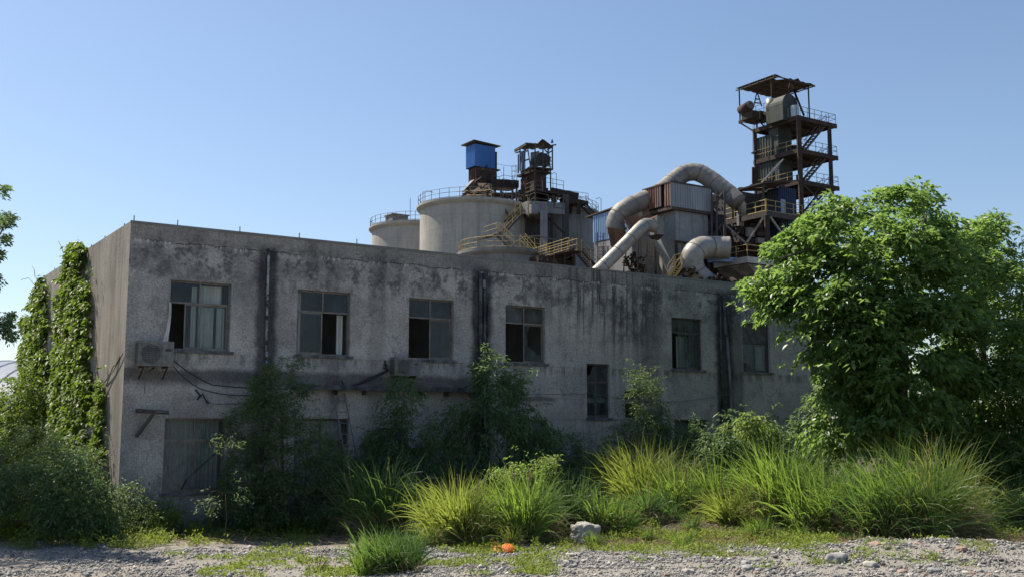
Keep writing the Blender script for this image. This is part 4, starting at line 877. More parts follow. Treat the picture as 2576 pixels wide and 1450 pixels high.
# duct helper
def duct(name, pts, r, mat, label, ring=6, n=20, bands=True, cat='duct', group=None):
    out = []
    P_ = [Vector(p) for p in pts]
    for i in range(len(P_) - 1):       # catmull-rom
        p0, p1, p2, p3 = P_[max(0, i - 1)], P_[i], P_[i + 1], P_[min(len(P_) - 1, i + 2)]
        for k in range(ring):
            t = k / ring; out.append(0.5 * ((2 * p1) + (p2 - p0) * t + (2 * p0 - 5 * p1 + 4 * p2 - p3) * t * t + (3 * p1 - p0 - 3 * p2 + p3) * t ** 3))
    out.append(P_[-1]); mb = MB()
    rs = [r * (1 + 0.015 * math.sin(i * 2.3)) for i in range(len(out))]; mb.tube(out, rs, n)
    T = thing(name, label, cat, P_[0], group); mb.build('shell', M[mat], T, True)
    if bands:
        bb = MB(); acc = 0; last = 0
        for i in range(1, len(out) - 1):
            acc += (out[i] - out[i - 1]).length
            if acc - last > 1.7: last = acc; d = (out[i + 1] - out[i - 1]).normalized(); bb.tube([out[i] - d * .03, out[i] + d * .03], r * 1.03, n, False)
        if bb.v: bb.build('seam_band', M['railgrey'], T)
    return T
D1 = duct('bent_duct', [k6(520, 870, 95), k6(490, 780, 95), k6(560, 660, 95), k6(760, 560, 96), k6(920, 480, 97.5), k6(1060, 365, 98.5), k6(1160, 305, 99), k6(1270, 300, 99), k6(1390, 365, 98.7), k6(1480, 435, 98.3), k6(1570, 505, 98), k6(1650, 580, 97.5)], 0.86, 'galv', 'huge arched grey duct rising behind the dust filter and down to the tower', n=24)
mb = MB(); a_, b_ = k6(415, 815, 94), k6(575, 850, 94)
mb.add([k6(415, 815, 93.6), k6(590, 840, 93.6), k6(600, 960, 94.4), k6(500, 1010, 94), k6(450, 1000, 94), k6(415, 815, 96.4), k6(590, 840, 96.4), k6(600, 960, 96.4), k6(500, 1010, 96), k6(450, 1000, 96)], [(4, 3, 2, 1, 0), (5, 6, 7, 8, 9), (0, 5, 9, 4), (4, 9, 8, 3), (3, 8, 7, 2), (2, 7, 6, 1), (1, 6, 5, 0)])
mb.build('rusted_boot', M['rustp'], D1)
duct('diagonal_duct', [k6(250, 1300, 88), k6(380, 1180, 88.5), k6(580, 980, 89.3), k6(730, 825, 90), k6(790, 790, 91), k6(850, 810, 92.2)], 0.56, 'galvw', 'long straight pale duct running diagonally up to the dust filter', n=22)
duct('elbow_duct', [k6(1570, 1010, 92), k6(1430, 1005, 92), k6(1310, 1010, 91.5), k6(1235, 1060, 91), k6(1215, 1140, 91), k6(1250, 1240, 91.2), k6(1330, 1320, 91.5), k6(1420, 1380, 92)], 1.0, 'galvw', 'fat C-shaped elbow duct bending round beside the concrete canopy', n=24)
# lower plant building
T = thing('mill_house', 'pale grey sheet-clad mill walls below the dust filter', 'plant building', k6(600, 1300, 98))
Gm, _ = g0(*c6(665, 1100), 97)
mb = MB(); bmm, ztm = fv(Gm, *c6(330, 965)); mb.uvbox(Gm, 0, 9, 0, bmm, 0, ztm); mb.build('wall', M['plate'], T)
mb = MB(); mb.uvbox(Gm, 5.0, 14, 1.0, bmm, ztm - 1, ztm + 3.5); mb.build('upper_wall', M['steel'], T)
mb = MB(); clad(mb, k6(330, 1100, 95.2), k6(430, 1100, 94.6), 0, k6(1, 1000, 95).z, 1.6, 0.1); mb.build('pale_panel', M['galvw'], T)
mb = MB(); mb.lathe(W3(Gm, 2.4, -2.2, 0), [(0.9, 0), (0.9, k6(1, 900, 96).z)], 20); mb.build('tank', M['galvw'], T, True)
mb = MB(); mb.lathe(W3(Gm, -0.6, -1.2, 0), [(0.45, 0), (0.45, k6(1, 930, 96).z)], 16); mb.build('vent_pipe', M['plate'], T, True)
mb = MB(); 
for (x0, y0, x1, y1) in ((700, 1290, 710, 860), (560, 1290, 600, 990), (770, 1290, 800, 930), (1120, 1270, 1120, 950), (900, 1290, 905, 1050), (650, 1180, 590, 1180), (580, 1240, 650, 1240)): mb.beam(k6(x0, y0, 91), k6(x1, y1, 91), 0.09)
mb.build('post', M['rust'], T)
def cagel(x, y0, y1, Y, w_, label, mat='railgrey'):
    a, b = k6(x, y0, Y), k6(x, y1, Y); mb = MB(); h = (b - a).length; dx = Vector((w_, 0, 0))
    mb.tube([a, b], 0.03, 5); mb.tube([a + dx, b + dx], 0.03, 5)
    n = int(h / 0.32)
    for k in range(n): p = a.lerp(b, k / n); mb.tube([p, p + dx], 0.016, 4)
    for k in range(int(h / 1.1)):
        p = a.lerp(b, (k + .5) * 1.1 / h) + dx / 2; mb.tube([p + Vector((0.42 * math.cos(t), -0.42 * math.sin(t) - .1, 0)) for t in np.linspace(0, math.pi, 9)], 0.02, 4)
    for t in np.linspace(0, math.pi, 5): mb.tube([a + dx / 2 + Vector((0.42 * math.cos(t), -0.42 * math.sin(t) - .1, 0.5)), b + dx / 2 + Vector((0.42 * math.cos(t), -0.42 * math.sin(t) - .1, 0))], 0.015, 4)
    single('caged_ladder', mb, M[mat], label, 'ladder', a)
cagel(800, 1280, 940, 89, 0.55, 'tall caged ladder left of the filter hopper')
cagel(325, 1180, 870, 92, 0.5, 'dark caged ladder before the pale blue shed', 'rust')
T = thing('filter_stair', 'dark zigzag stairs between the dust filter and the yellow-railed platform', 'stairs', k6(1440, 1000, 96))
stair(T, k6(1400, 925, 95), k6(1500, 770, 96), V * 1.0, 10); stair(T, k6(1500, 780, 95.5), k6(1400, 640, 96.5), V * 1.0, 9); stair(T, k6(1410, 640, 95.5), k6(1500, 500, 96.5), V * 1.0, 9)
mb = MB(); 
for x in (1402, 1450, 1525): mb.beam(k6(x, 1050, 95), k6(x, 470, 95), 0.16)
for k in range(40):
    x = rr.uniform(1400, 1510); y = rr.uniform(500, 930); mb.beam(k6(x, y, 96), k6(x + rr.uniform(-40, 40), y + rr.uniform(-50, 50), 97), 0.1)
mb.build('frame', M['steel'], T)
stT = thing('yellow_stair', 'short bright yellow stair flight left of the elbow duct', 'stairs', k6(1000, 1280, 88))
stair(stT, k6(985, 1290, 88), k6(1060, 1180, 88), U * 0.7, 5, 'yellow', 'yellow'); mb = MB(); railing([k6(1050, 1190, 88), k6(1125, 1170, 88)], 1.0, 0.9, 0.03, mb); mb.build('railing', M['yellow'], stT)

# ---- bucket elevator tower ---------------------------------------
k7 = lambda x, y, Y: at(1771 + .26645 * x, 161 + .26645 * y, Y)
c7 = lambda x, y: (1771 + .26645 * x, 161 + .26645 * y)
Gt, _ = g0(*c7(897, 700), 103)
zt_ = lambda y: zpx(Gt, 161 + .26645 * y)
a_t, _ = fu(Gt, *c7(1190, 800)); b_t, _ = fv(Gt, *c7(487, 850))
T = thing('elevator_tower', 'tall rusty steel tower with decks, zigzag stairs and a flat tin roof', 'tower', Vector((Gt.x, Gt.y, 0)))
lv = {5: zt_(490), 4: zt_(800), 3: zt_(1095), 2: zt_(1400), 1: zt_(1700)}
for (u_, v_, top) in ((0, 0, lv[5]), (a_t, 0, lv[5]), (0, b_t, lv[5]), (a_t, b_t, lv[5])):
    mb = MB(); mb.beam(W3(Gt, u_, v_, 0), W3(Gt, u_, v_, top), 0.42 if (u_, v_) == (0, 0) else 0.34); mb.build('column', M['rust'], T)
for L_ in (5, 4, 3, 2, 1):
    z = lv[L_]; mb = MB(); ae = a_t + 1.1
    mb.uvbox(Gt, 0, ae, 0.05, b_t, z - .12, z); mb.uvbox(Gt, -0.15, ae, -.12, 0.04, z - .42, z + .03); mb.uvbox(Gt, -.16, 0.02, 0.04, b_t + .2, z - .42, z + .03); mb.uvbox(Gt, ae - .1, ae, 0.04, b_t, z - .35, z - .001); mb.uvbox(Gt, 0.03, ae - .11, b_t - .1, b_t + .1, z - .38, z - .002)
    for q_ in (0.35, 0.7): mb.uvbox(Gt, .03, ae - .11, b_t * q_, b_t * q_ + .12, z - .35, z - .13)
    mb.build('deck', M['rust'], T)
    if L_ > 1:
        mb = MB(); railing([W3(Gt, 0.3, 0, z), W3(Gt, ae - .05, 0.0, z), W3(Gt, ae - .05, b_t, z)], 1.05, 1.2, 0.03, mb); mb.build('railing', M['railgrey'], T)
        mb = MB(); railing([W3(Gt, -.05, 0.2, z), W3(Gt, -.05, b_t, z)], 1.05, 1.4, 0.035, mb); 
        if L_ in (4, 3, 2): mb.build('yellow_railing', M['yellow'], T)
        elif L_ == 5: mb.build('railing', M['railgrey'], T)
    if L_ < 5:
        up = lv[L_ + 1]; stair(T, W3(Gt, 1.0, 0.12, z), W3(Gt, a_t - .25, 0.12, up - .1), V * 0.8, 9, 'steel', 'railgrey')
mb = MB(); mb.beam(W3(Gt, 0.1, 0, lv[3] - .3), W3(Gt, a_t, 0, lv[2] + .5), 0.12); mb.beam(W3(Gt, a_t, 0, lv[3] - .3), W3(Gt, 1.4, 0, lv[2] + .2), 0.1); mb.build('brace', M['steel'], T)
# casing
Ge = W3(Gt, 0.9, 1.8, 0)
ae, _ = fu(Ge, *c7(832, 850)); be, _ = fv(Ge, *c7(618, 850)); 
mb = MB(); ae = max(ae, 1.2)
Ge2, _ = g0(*c7(705, 850), 105.5); a2e, _ = fu(Ge2, *c7(832, 850)); b2e, _ = fv(Ge2, *c7(618, 850))
mb.uvbox(Ge2, 0, a2e, 0, b2e, 0, zt_(450)); mb.uvbox(Ge2, -.08, a2e + .08, -.08, b2e + .08, zt_(620), zt_(610)); mb.uvbox(Ge2, -.08, a2e + .08, -.08, b2e + .08, zt_(880), zt_(868))
mb.build('casing', M['eleg'], T)
mb = MB(); clad(mb, W3(Gt, 0.6, b_t - .1, 0), W3(Gt, 2.4, b_t - .1, 0), lv[3], lv[5] - 1.2, 0.35, .06); clad(mb, W3(Gt, .1, b_t, 0), W3(Gt, .1, b_t * .62, 0), lv[3], lv[5] - 1.0, 0.35, .06); mb.build('wall_panel', M['eleg'], T)
mb = MB(); mb.lathe(W3(Ge2, a2e + .9, .4, 0), [(0, zt_(830)), (.5, zt_(830)), (.9, zt_(780)), (.9, zt_(700)), (.6, zt_(670)), (0, zt_(665))], 14); mb.build('bulge', M['rust'], T, True)
mb = MB(); P0, P1 = k7(545, 1110, 101.5), k7(750, 890, 104); mb.add([P0, P0 + U * .3 + Z * .05, k7(700, 985, 103.2), P1, k7(690, 935, 103.4), k7(620, 1015, 102.5)], [(0, 1, 2, 3, 4, 5), (5, 4, 3, 2, 1, 0)]); mb.beam(P0 - Z * 0.1, P1 - Z * .1, 0.1, .12); mb.build('chute', M['galvw'], T)
mb = MB(); 
for (x, y0, y1) in ((462, 1130, 975), (475, 1130, 985)): mb.beam(k7(x, y0, 106.8), k7(x, y1, 106.8), 0.2)
mb.tube([k7(462, 830, 107), k7(462, 590, 107)], 0.025, 5); mb.beam(k7(455, 845, 106.5), k7(500, 825, 106), .35, .12); mb.build('bracket', M['rust'], T)
# machinery platform with roof
Gp, _ = g0(*c7(645, 440), 105.6); zp = k7(645, 440, 105.6).z
a_p, _ = fu(Gp, *c7(995, 495)); b_p, _ = fv(Gp, *c7(340, 520))
mb = MB(); mb.uvbox(Gp, -.1, 2.2, 0, b_p, zp - .1, zp); mb.uvbox(Gp, -.14, 0, -.1, b_p + .1, zp - .3, zp + .02)
mb.beam(W3(Gp, 0, b_p, zp - .2), W3(Gt, 0, b_t, lv[5] - .3), 0.14); mb.beam(W3(Gp, 0, b_p * .5, zp - .2), W3(Gt, 0, b_t * .75, lv[5] - .2), 0.12)
for q_ in (0, b_p * .5): mb.beam(W3(Gp, .1, q_, zp - .1), W3(Gp, .1, q_, lv[5]), 0.16)
pf = mb.build('upper_platform', M['rust'], T)
mb = MB(); railing([W3(Gp, 0, 0, zp), W3(Gp, 0, b_p, zp), W3(Gp, 2.0, b_p, zp)], 1.05, 1.3, 0.03, mb); mb.build('railing', M['railgrey'], T)
zr0 = k7(645, 130, 105.6).z
for (u_, v_, zb_) in ((0, 0, zp), (a_p, 0, lv[5]), (0, b_p, zp), (a_p, b_p, lv[5])): mb = MB(); mb.beam(W3(Gp, u_, v_, zb_), W3(Gp, u_, v_, zr0), 0.13); mb.build('roof_post', M['rust'], T)
mb = MB()
for (x0, y0, x1, y1) in ((470, 400, 500, 262), (545, 400, 500, 262), (476, 365, 528, 372), (484, 330, 516, 335)): mb.beam(k7(x0, y0, 109), k7(x1, y1, 109), 0.11)
mb.build('roof_truss', M['rust'], T); mb = MB()
for (x0, y0, x1, y1) in ((765, 410, 815, 180), (945, 490, 820, 180), (805, 235, 845, 245), (880, 340, 850, 250)): mb.beam(k7(x0, y0, 104.5), k7(x1, y1, 104.5), 0.17)
mb.build('roof_truss', M['rust'], T)
mb = MB(); GR, _ = g0(*c7(665, 95), 104.9); ar, _ = fu(GR, *c7(1055, 185)); br, _ = fv(GR, *c7(295, 237)); zR = k7(665, 97, 104.9).z
def rp(i, j):
    u_, v_ = ar * i / 16, br * j / 5; return W3(GR, u_, v_, zR + 0.05 * math.sin(i * 2.4) + (0.12 * mnoise.noise(Vector((u_, v_, 0))) if i > 4 else 0) + (-0.22 if i in (4, 5) and j == 0 else 0) + (0.18 if i == 9 and j == 0 else 0))
for i in range(16):
    for j in range(5):
        if (i, j) in ((3, 0),): continue
        mb.quad(rp(i, j), rp(i + 1, j), rp(i + 1, j + 1), rp(i, j + 1)); 
for j in range(5): mb.beam(W3(GR, 0, br * j / 5 + .1, zR - .13), W3(GR, ar, br * j / 5 + .1, zR - .13), .09, .12)
mb.beam(W3(GR, .1, 0, zR - .24), W3(GR, .1, br, zR - .24), .1); mb.beam(W3(GR, ar - .4, 0, zR - .24), W3(GR, ar - .4, br, zR - .24), .1)
mb.build('roof', M['roofsheet'], T)
Te = thing('elevator_drive', 'rounded green-grey elevator head casing under the tin roof', 'machine', k7(740, 520, 105))
mb = MB(); c = k7(745, 410, 105); mb.tube([c - V * 1.0, c + V * 1.3], 1.15, 24); mb.box(c - V * .99 - U * 1.14 - Z * 1.7, V * 2.28, U * 2.28, Z * 1.7); mb.build('casing', M['eleg'], Te)
mb = MB(); c = k7(630, 385, 105.5); mb.tube([c - U * .1 - Z * .7, c - U * .1 + Z * .55], 0.42, 16); mb.build('gearbox', M['galvw'], Te, True)
Te = thing('drive_motor', 'rusty electric motor with round fan cover on the left end of the tower top', 'motor', k7(450, 490, 106))
mb = MB(); c = k7(450, 415, 106.2); mb.tube([c - U * .75 - V * .5, c + V * 1.2 - U * .3], 0.5, 18); mb.build('body', M['rust'], Te, True)
mb = MB(); d_ = (V * 1.2 + U * .45 + V * .5).normalized(); c2 = c - U * .75 - V * .5 - d_ * .02; mb.tube([c2, c2 - d_ * .12], 0.38, 18); mb.build('fan_cover', M['railgrey'], Te)
mb = MB(); mb.box(c - U * .6 - V * .6 - Z * 1.25, U * 1.1, V * 1.5, Z * .8); mb.box(c + U * .9 - Z * 1.1 - V * .3, U * 1.6, V * 1.2, Z * .9); mb.build('base', M['rust'], Te)
drum('pale blue barrel at the near corner of the tower top deck', W3(Gt, 0.15, .55, lv[5] + .04), M['drum'], .42, 1.15)
drum('greyish barrel left of the pale blue one on the tower top deck', W3(Gt, -.05, 1.6, lv[5] + .04), M['acwhite'], .42, 1.1)
drum('small dark bucket at the near corner of the third deck', W3(Gt, .35, .5, lv[3] + .04), M['rust'], .28, .55, 'bucket', 'bucket')

# roofed yellow platform in front-left of the tower -----------------
Gy, _ = g0(*c6(1920, 670), 97.5); zy = k6(1920, 668, 97.5).z
ay, _ = fu(Gy, *c6(2260, 715)); by, _ = fv(Gy, *c6(1525, 765))
T = thing('roofed_platform', 'roofed platform with bright yellow railing in front of the tower', 'platform', Vector((Gy.x, Gy.y, 0)))
mb = MB(); mb.uvbox(Gy, 0.0, ay, 0.0, by, zy - .12, zy); mb.uvbox(Gy, -.1, ay, -.1, -.001, zy - .45, zy + .04); mb.uvbox(Gy, -.1, -.001, 0, by, zy - .45, zy + .04)
mb.uvbox(Gy, 1, 1.15, .05, by, zy - .4, zy - .13); mb.uvbox(Gy, 2.4, 2.55, .05, by, zy - .4, zy - .13); mb.build('deck', M['steel'], T)
mb = MB(); railing([W3(Gy, 0, by, zy), W3(Gy, 0, 0, zy), W3(Gy, ay, 0, zy)], 1.15, 1.35, 0.045, mb, 3)
for v_ in (by, by * .8): mb.beam(W3(Gy, 0, v_, zy - .2), W3(Gy, 0, v_, zy + 2.0), .12)
mb.beam(W3(Gy, 0, .05, zy), W3(Gy, 0, .05, zy + 1.25), .16); mb.build('railing', M['yellow'], T)
mb = MB(); mb.beam(W3(Gy, 0, 0, 0), W3(Gy, 0, 0, zy - .4), 0.42); mb.build('column', M['rust'], T)
mb = MB(); mb.beam(W3(Gy, 0, by, 0), W3(Gy, 0, by, zy - .4), 0.28); mb.beam(W3(Gy, ay, 0, 0), W3(Gy, ay, 0, zy - .4), 0.3); mb.build('column', M['steel'], T)
mb = MB(); mb.beam(k6(1900, 710, 97.8), k6(1735, 960, 99), .17); mb.beam(k6(1540, 800, 99.8), k6(1725, 965, 99.2), .17); mb.beam(k6(1940, 700, 97.7), k6(2085, 905, 98.5), .17); mb.beam(k6(2240, 760, 98.5), k6(2150, 900, 98.5), .12); mb.build('brace', M['galvw'], T)
mb = MB(); mb.beam(k6(1885, 660, 98), k6(1890, 395, 98), .2); mb.build('roof_post', M['steel'], T)
mb = MB(); mb.beam(k6(1600, 740, 99), k6(1600, 480, 99), .15); mb.build('roof_post', M['steel'], T)
mb = MB(); e1, e2, e3, e4 = k6(1515, 490, 101), k6(1890, 385, 97.5), k6(2240, 365, 99), k6(1900, 470, 104)
def cp(i, j):
    s_, t_ = i / 10, j / 5; p = e1.lerp(e2, s_).lerp(e4.lerp(e3, s_), t_); return p + Z * (0.10 * math.sin(i * 1.9 + j) * (1 if 0 < i < 10 else .3))
for i in range(10):
    for j in range(5):
        if (i, j) == (4, 2): continue
        mb.quad(cp(i, j), cp(i + 1, j), cp(i + 1, j + 1), cp(i, j + 1))
mb.beam(e1 - Z * .1, e2 - Z * .1, .12); mb.beam(e2 - Z * .1, e3 - Z * .1, .12); mb.build('roof', M['roofsheet'], T)
T = thing('control_cabin', 'dark blue corrugated cabin on the roofed platform', 'cabin', k6(2000, 680, 101))
Gk, _ = g0(*c6(2040, 600), 101.2); ak, _ = fu(Gk, *c6(2200, 600)); bk, _ = fv(Gk, *c6(1930, 600)); mb = MB()
clad(mb, W3(Gk, 0, bk, 0), W3(Gk, 0, 0, 0), zy - 6, k6(1, 440, 101.2).z, .3, .06); clad(mb, W3(Gk, 0, 0, 0), W3(Gk, ak, 0, 0), zy - 6, k6(1, 430, 101.2).z, .3, .06); clad(mb, W3(Gk, ak, 0, 0), W3(Gk, ak, 3, 0), zy - 6, k6(1, 430, 101.2).z, .3, .06)
mb.build('cladding', M['bluedark'], T)
mb = MB(); mb.uvbox(Gk, .1, .75, -.12, -.07, zy + .05, zy + 2.0); mb.build('door', M['cladblue'], T)
mb = MB(); P0 = k6(1690, 690, 98.6); mb.tube([P0, k6(1688, 600, 98.6), k6(1655, 570, 98.4)], .4, 12); single('discharge_pipe', mb, M['galvw'], 'short pale curved pipe end behind the yellow railing', 'pipe', P0, smooth=True)
# dark machinery block under it
T = thing('kiln_building', 'dark plant building below the roofed platform', 'plant building', k6(1800, 1100, 102))
Gk2, _ = g0(*c6(1640, 850), 103)
a9, _ = fu(Gk2, *c6(2150, 900)); mb = MB(); mb.uvbox(Gk2, 0, a9, 0, 6, 0, zy - .8); mb.build('wall', M['rust'], T)
mb = MB(); mb.uvbox(Gk2, 0.6, a9 - 1.2, 1.2, 5, zy - .8, k6(1, 455, 104).z); mb.build('upper_wall', M['steel'], T)  # dark box added in place of the shade inside the roofed platform
mb = MB()
for k in range(70):
    x = rr.uniform(1630, 1900); y = rr.uniform(770, 1010); wv_ = rr.uniform(.2, 1.1); hh = rr.uniform(.1, .8)
    p = k6(x, y, rr.uniform(100.5, 102)); mb.box(p, U * wv_, V * .3, Z * hh)
for k in range(24):
    x = rr.uniform(1620, 1920); y = rr.uniform(760, 1050); mb.tube([k6(x, y, 101), k6(x + rr.uniform(-70, 70), y + rr.uniform(-90, 90), 101.4)], rr.uniform(.04, .12), 6)
mb.build('pipework', M['steel'], T)
mb = MB()
for (x, y, w_, h_) in ((1745, 900, .9, .9), (1840, 960, 1.1, .5), (1660, 800, .7, 1.3)): mb.box(k6(x, y, 100.2), U * w_, V * .3, Z * h_)
mb.build('panel', M['plate'], T)
# concrete canopy with yellow rail
Gn, _ = g0(*c6(1740, 1100), 92); zn = k6(1740, 1095, 92).z; an, _ = fu(Gn, *c6(1960, 1130)); bn, _ = fv(Gn, *c6(1425, 1175))
T = thing('concrete_canopy', 'cantilevered stained concrete slab with yellow rail beside the elbow duct', 'platform', Vector((Gn.x, Gn.y, 0)))
mb = MB(); mb.uvbox(Gn, 0, an + 3, 0, bn, zn - .2, zn)
mb.add([W3(Gn, .3, .3, zn - .5), W3(Gn, an + 3, .3, zn - .5), W3(Gn, an + 3, bn, zn - .5), W3(Gn, .3, bn, zn - .5), W3(Gn, 2.5, .6, zn - 2.2), W3(Gn, an + 3, .6, zn - 2.2), W3(Gn, an + 3, bn, zn - 2.2), W3(Gn, 2.0, bn, zn - 1.8)], [(0, 4, 5, 1), (3, 7, 4, 0), (4, 7, 6, 5), (1, 5, 6, 2), (2, 6, 7, 3)])
mb.build('soffit', M['conc'], T)
mb = MB(); mb.uvbox(Gn, -.05, an + 3, -.05, -.0, zn - .5, zn + .05); mb.uvbox(Gn, -.05, -.001, .0, bn, zn - .5, zn + .05); mb.build('slab_edge', M['concw'], T)
mb = MB(); railing([W3(Gn, .1, bn, zn), W3(Gn, .1, .1, zn), W3(Gn, an + 2, .1, zn)], 1.15, 1.4, 0.04, mb); mb.build('railing', M['yellow'], T)
mb = MB(); mb.beam(W3(Gn, 3, 1.4, 0), W3(Gn, 3, 1.4, zn - 1.5), .5); mb.beam(W3(Gn, 3, bn - 1, 0), W3(Gn, 3, bn - 1, zn - 1.5), .5); mb.uvbox(Gn, 2.6, 12, 2, 3, 0, zn - 1.5); mb.build('support', M['rust'], T)
mb = MB(); mb.box(k6(1440, 1135, 93), U * 2.3 - V * .8, V * 1, Z * .35); mb.box(k6(1430, 1110, 93), U * 2.3 - V * .6, V * 1, Z * .2); single('sheet_pile', mb, M['cladblue'], 'pile of bent blue sheets on the canopy behind the yellow rail', 'metal sheets', k6(1440, 1135, 93))
# site junk showing above the parapet
mb = MB(); 
for k in range(90):
    x = rr.uniform(1060, 1700); y = 1180 + (x - 1060) * .21 + rr.uniform(0, 70); mb.beam(k6(x, y, rr.uniform(88, 95)), k6(x + rr.uniform(-50, 50), y + rr.uniform(-40, 40), rr.uniform(88, 95)), rr.uniform(.06, .35), rr.uniform(.06, .3))
for k in range(60):
    x = rr.uniform(560, 760); y = rr.uniform(1080, 1290); mb.beam(k6(x, y, rr.uniform(92, 95)), k6(x + rr.uniform(-40, 40), y + rr.uniform(-50, 50), rr.uniform(92, 95)), rr.uniform(.06, .3), rr.uniform(.06, .2))
single('scrap_steel', mb, M['rust'], 'tangle of dark scrap steel below the elbow duct and diagonal duct', 'scrap', k6(1100, 1300, 91))
# far left shed with curved metal roof
T = thing('curved_roof_shed', 'low shed with curved blue-grey metal roof behind the left bushes', 'shed', gnd(-60, 1100) * 0 + Vector((-25, 48, 0)))
mb = MB(); 
def ap(i, j): a = math.radians(20 + 140 * i / 24); return Vector((-29.5 + j, 50 + 7.5 * -math.cos(a), 2.2 + 3.4 * math.sin(a)))
for i in range(24):
    for j in range(0, 12): 
        off = Z * 0.05; mb.quad(ap(i, j), ap(i, j + .86), ap(i + 1, j + .86), ap(i + 1, j)); mb.quad(ap(i, j + .86), ap(i, j + .93) + off, ap(i + 1, j + .93) + off, ap(i + 1, j + .86)); mb.quad(ap(i, j + .93) + off, ap(i, j + 1), ap(i + 1, j + 1), ap(i + 1, j + .93) + off)
mb.build('roof', M['shedroof'], T)
mb = MB(); mb.abox(-29.4, -17.6, 43.4, 43.6, 0, 3.0); mb.abox(-17.8, -17.6, 43.6, 56.4, 0, 3.0); mb.abox(-29.5, -17.5, 42.8, 43.1, 3.1, 3.4); mb.build('wall', M['steel'], T)

# ---------------------------------------------------------------- vegetation
def unit(a): return a / (np.linalg.norm(a, axis=1, keepdims=True) + 1e-9)
def leaves_mesh(name, P, D, L, Wd, mat, parent, base, fold=0.25):
    """rhombic folded leaves: P origin, D direction, L length, Wd width"""
    n = len(P); D = unit(D); up = np.tile([0, 0, 1.0], (n, 1)) + R.normal(0, 0.5, (n, 3))
    S = unit(np.cross(D, up)); N = np.cross(S, D)
    L = np.asarray(L).reshape(-1, 1); Wd = np.asarray(Wd).reshape(-1, 1)
    mid = P + D * L * 0.45
    v = np.stack([P, mid + S * Wd / 2 + N * Wd * fold, P + D * L - np.array([[0, 0, 1.0]]) * L * 0.12, mid - S * Wd / 2 + N * Wd * fold], 1).reshape(-1, 3)
    i = np.arange(n) * 4
    f = np.concatenate([np.stack([i, i + 1, i + 2], 1), np.stack([i, i + 2, i + 3], 1)])
    b = np.array(base)[None, :]
    return np_mesh(name, v - b, f, mat, parent)
def inpoly(P, poly):
    x, y = P[:, 0], P[:, 1]; poly = np.array(poly, float); c = np.zeros(len(P), bool); j = len(poly) - 1
    for i in range(len(poly)):
        xi, yi = poly[i]; xj, yj = poly[j]
        c ^= ((yi > y) != (yj > y)) & (x < (xj - xi) * (y - yi) / (yj - yi + 1e-12) + xi); j = i
    return c
def edged(P, poly):
    poly = np.array(poly, float); d = np.full(len(P), 1e9)
    for i in range(len(poly)):
        a = poly[i]; b = poly[(i + 1) % len(poly)]; ab = b - a
        t = np.clip(((P - a) @ ab) / (ab @ ab + 1e-9), 0, 1); q = a + t[:, None] * ab; d = np.minimum(d, np.hypot(*(P - q).T))
    return d
def cloud(poly, n, Y, thick, sc, seed, gap=-0.12, nscale=0.7, shell=0.55, lean=None, ny=1.0, jag=.38, inset=0.0):
    """twig points inside a pixel outline at depth Y; thick in m, sc px per m"""
    r = np.random.RandomState(seed); poly = np.array(poly, float); lo, hi = poly.min(0), poly.max(0); out = []
    tot = 0
    while tot < n:
        q = lo + r.rand(n * 3, 2) * (hi - lo); q = q[inpoly(q, poly)]; d = edged(q, poly) / sc; q = q[d > inset]; d = d[d > inset] - inset
        jt = np.where(r.rand(len(q), 1) < .06, .30, .07) * sc; ja = np.array([(mnoise.noise(Vector((a_ / sc * 3.1, b_ / sc * 3.1, seed))), mnoise.noise(Vector((b_ / sc * 3.1, a_ / sc * 3.1, seed + 9)))) for a_, b_ in q]); q = q + ja * sc * jag + r.normal(0, 1, q.shape) * jt * (d[:, None] < .35)
        th_ = thick * np.sqrt(np.clip(1 - (1 - np.clip(d / (thick * 0.9), 0, 1)) ** 2, 0, 1)) + 0.05
        u_ = r.uniform(-1, 1, len(q)); u_ = np.sign(u_) * np.abs(u_) ** shell; off = u_ * th_
        for (x, y), o in zip(q, off):
            p = at(x, y, Y + o + (lean(x, y) if lean else 0))
            if p.z < 0.05: continue
            if mnoise.noise(Vector((p.x * nscale + seed, p.y * nscale * ny, p.z * nscale * 1.15))) + 0.45 * mnoise.noise(Vector((p.x * nscale * 3, p.y * nscale * 3 + seed, p.z * nscale * 3))) < gap: continue
            out.append(p); tot += 1
            if tot >= n: break
    return np.array([tuple(p) for p in out])
def sprays(P, center, k, L, Wd, droop, spread, r, mat, parent, base, name='foliage', spray=0.22, Lvar=0.35):
    """each twig point carries a small spray of k leaves drooping outward"""
    n = len(P); out = P - np.array(center)[None, :]; out[:, 2] *= 0.4; out = unit(out) + r.normal(0, 0.55, (n, 3)); out[:, 2] -= droop * 0.3; out = unit(out)
    side = unit(np.cross(out, np.array([[0, 0, 1.0]])))
    Ps, Ds, Ls = [], [], []
    for i in range(k):
        t = (i + 0.5) / k; sg = 1 if i % 2 else -1
        pos = P + out * spray * t + side * sg * 0.015 + r.normal(0, spray * 0.10, (n, 3)); pos[:, 2] -= droop * spray * t * t * 0.7
        d = out * (0.35 + 0.4 * t) + side * sg * spread * r.uniform(0.5, 1.2, (n, 1)) + r.normal(0, 0.22, (n, 3)); d[:, 2] -= droop * r.uniform(0.2, 1.0, n)
        Ps.append(pos); Ds.append(d); Ls.append(L * r.uniform(1 - Lvar, 1 + Lvar, n))
    Ps, Ds, Ls = np.concatenate(Ps), np.concatenate(Ds), np.concatenate(Ls)
    return leaves_mesh(name, Ps, Ds, Ls, Ls * Wd, mat, parent, base)
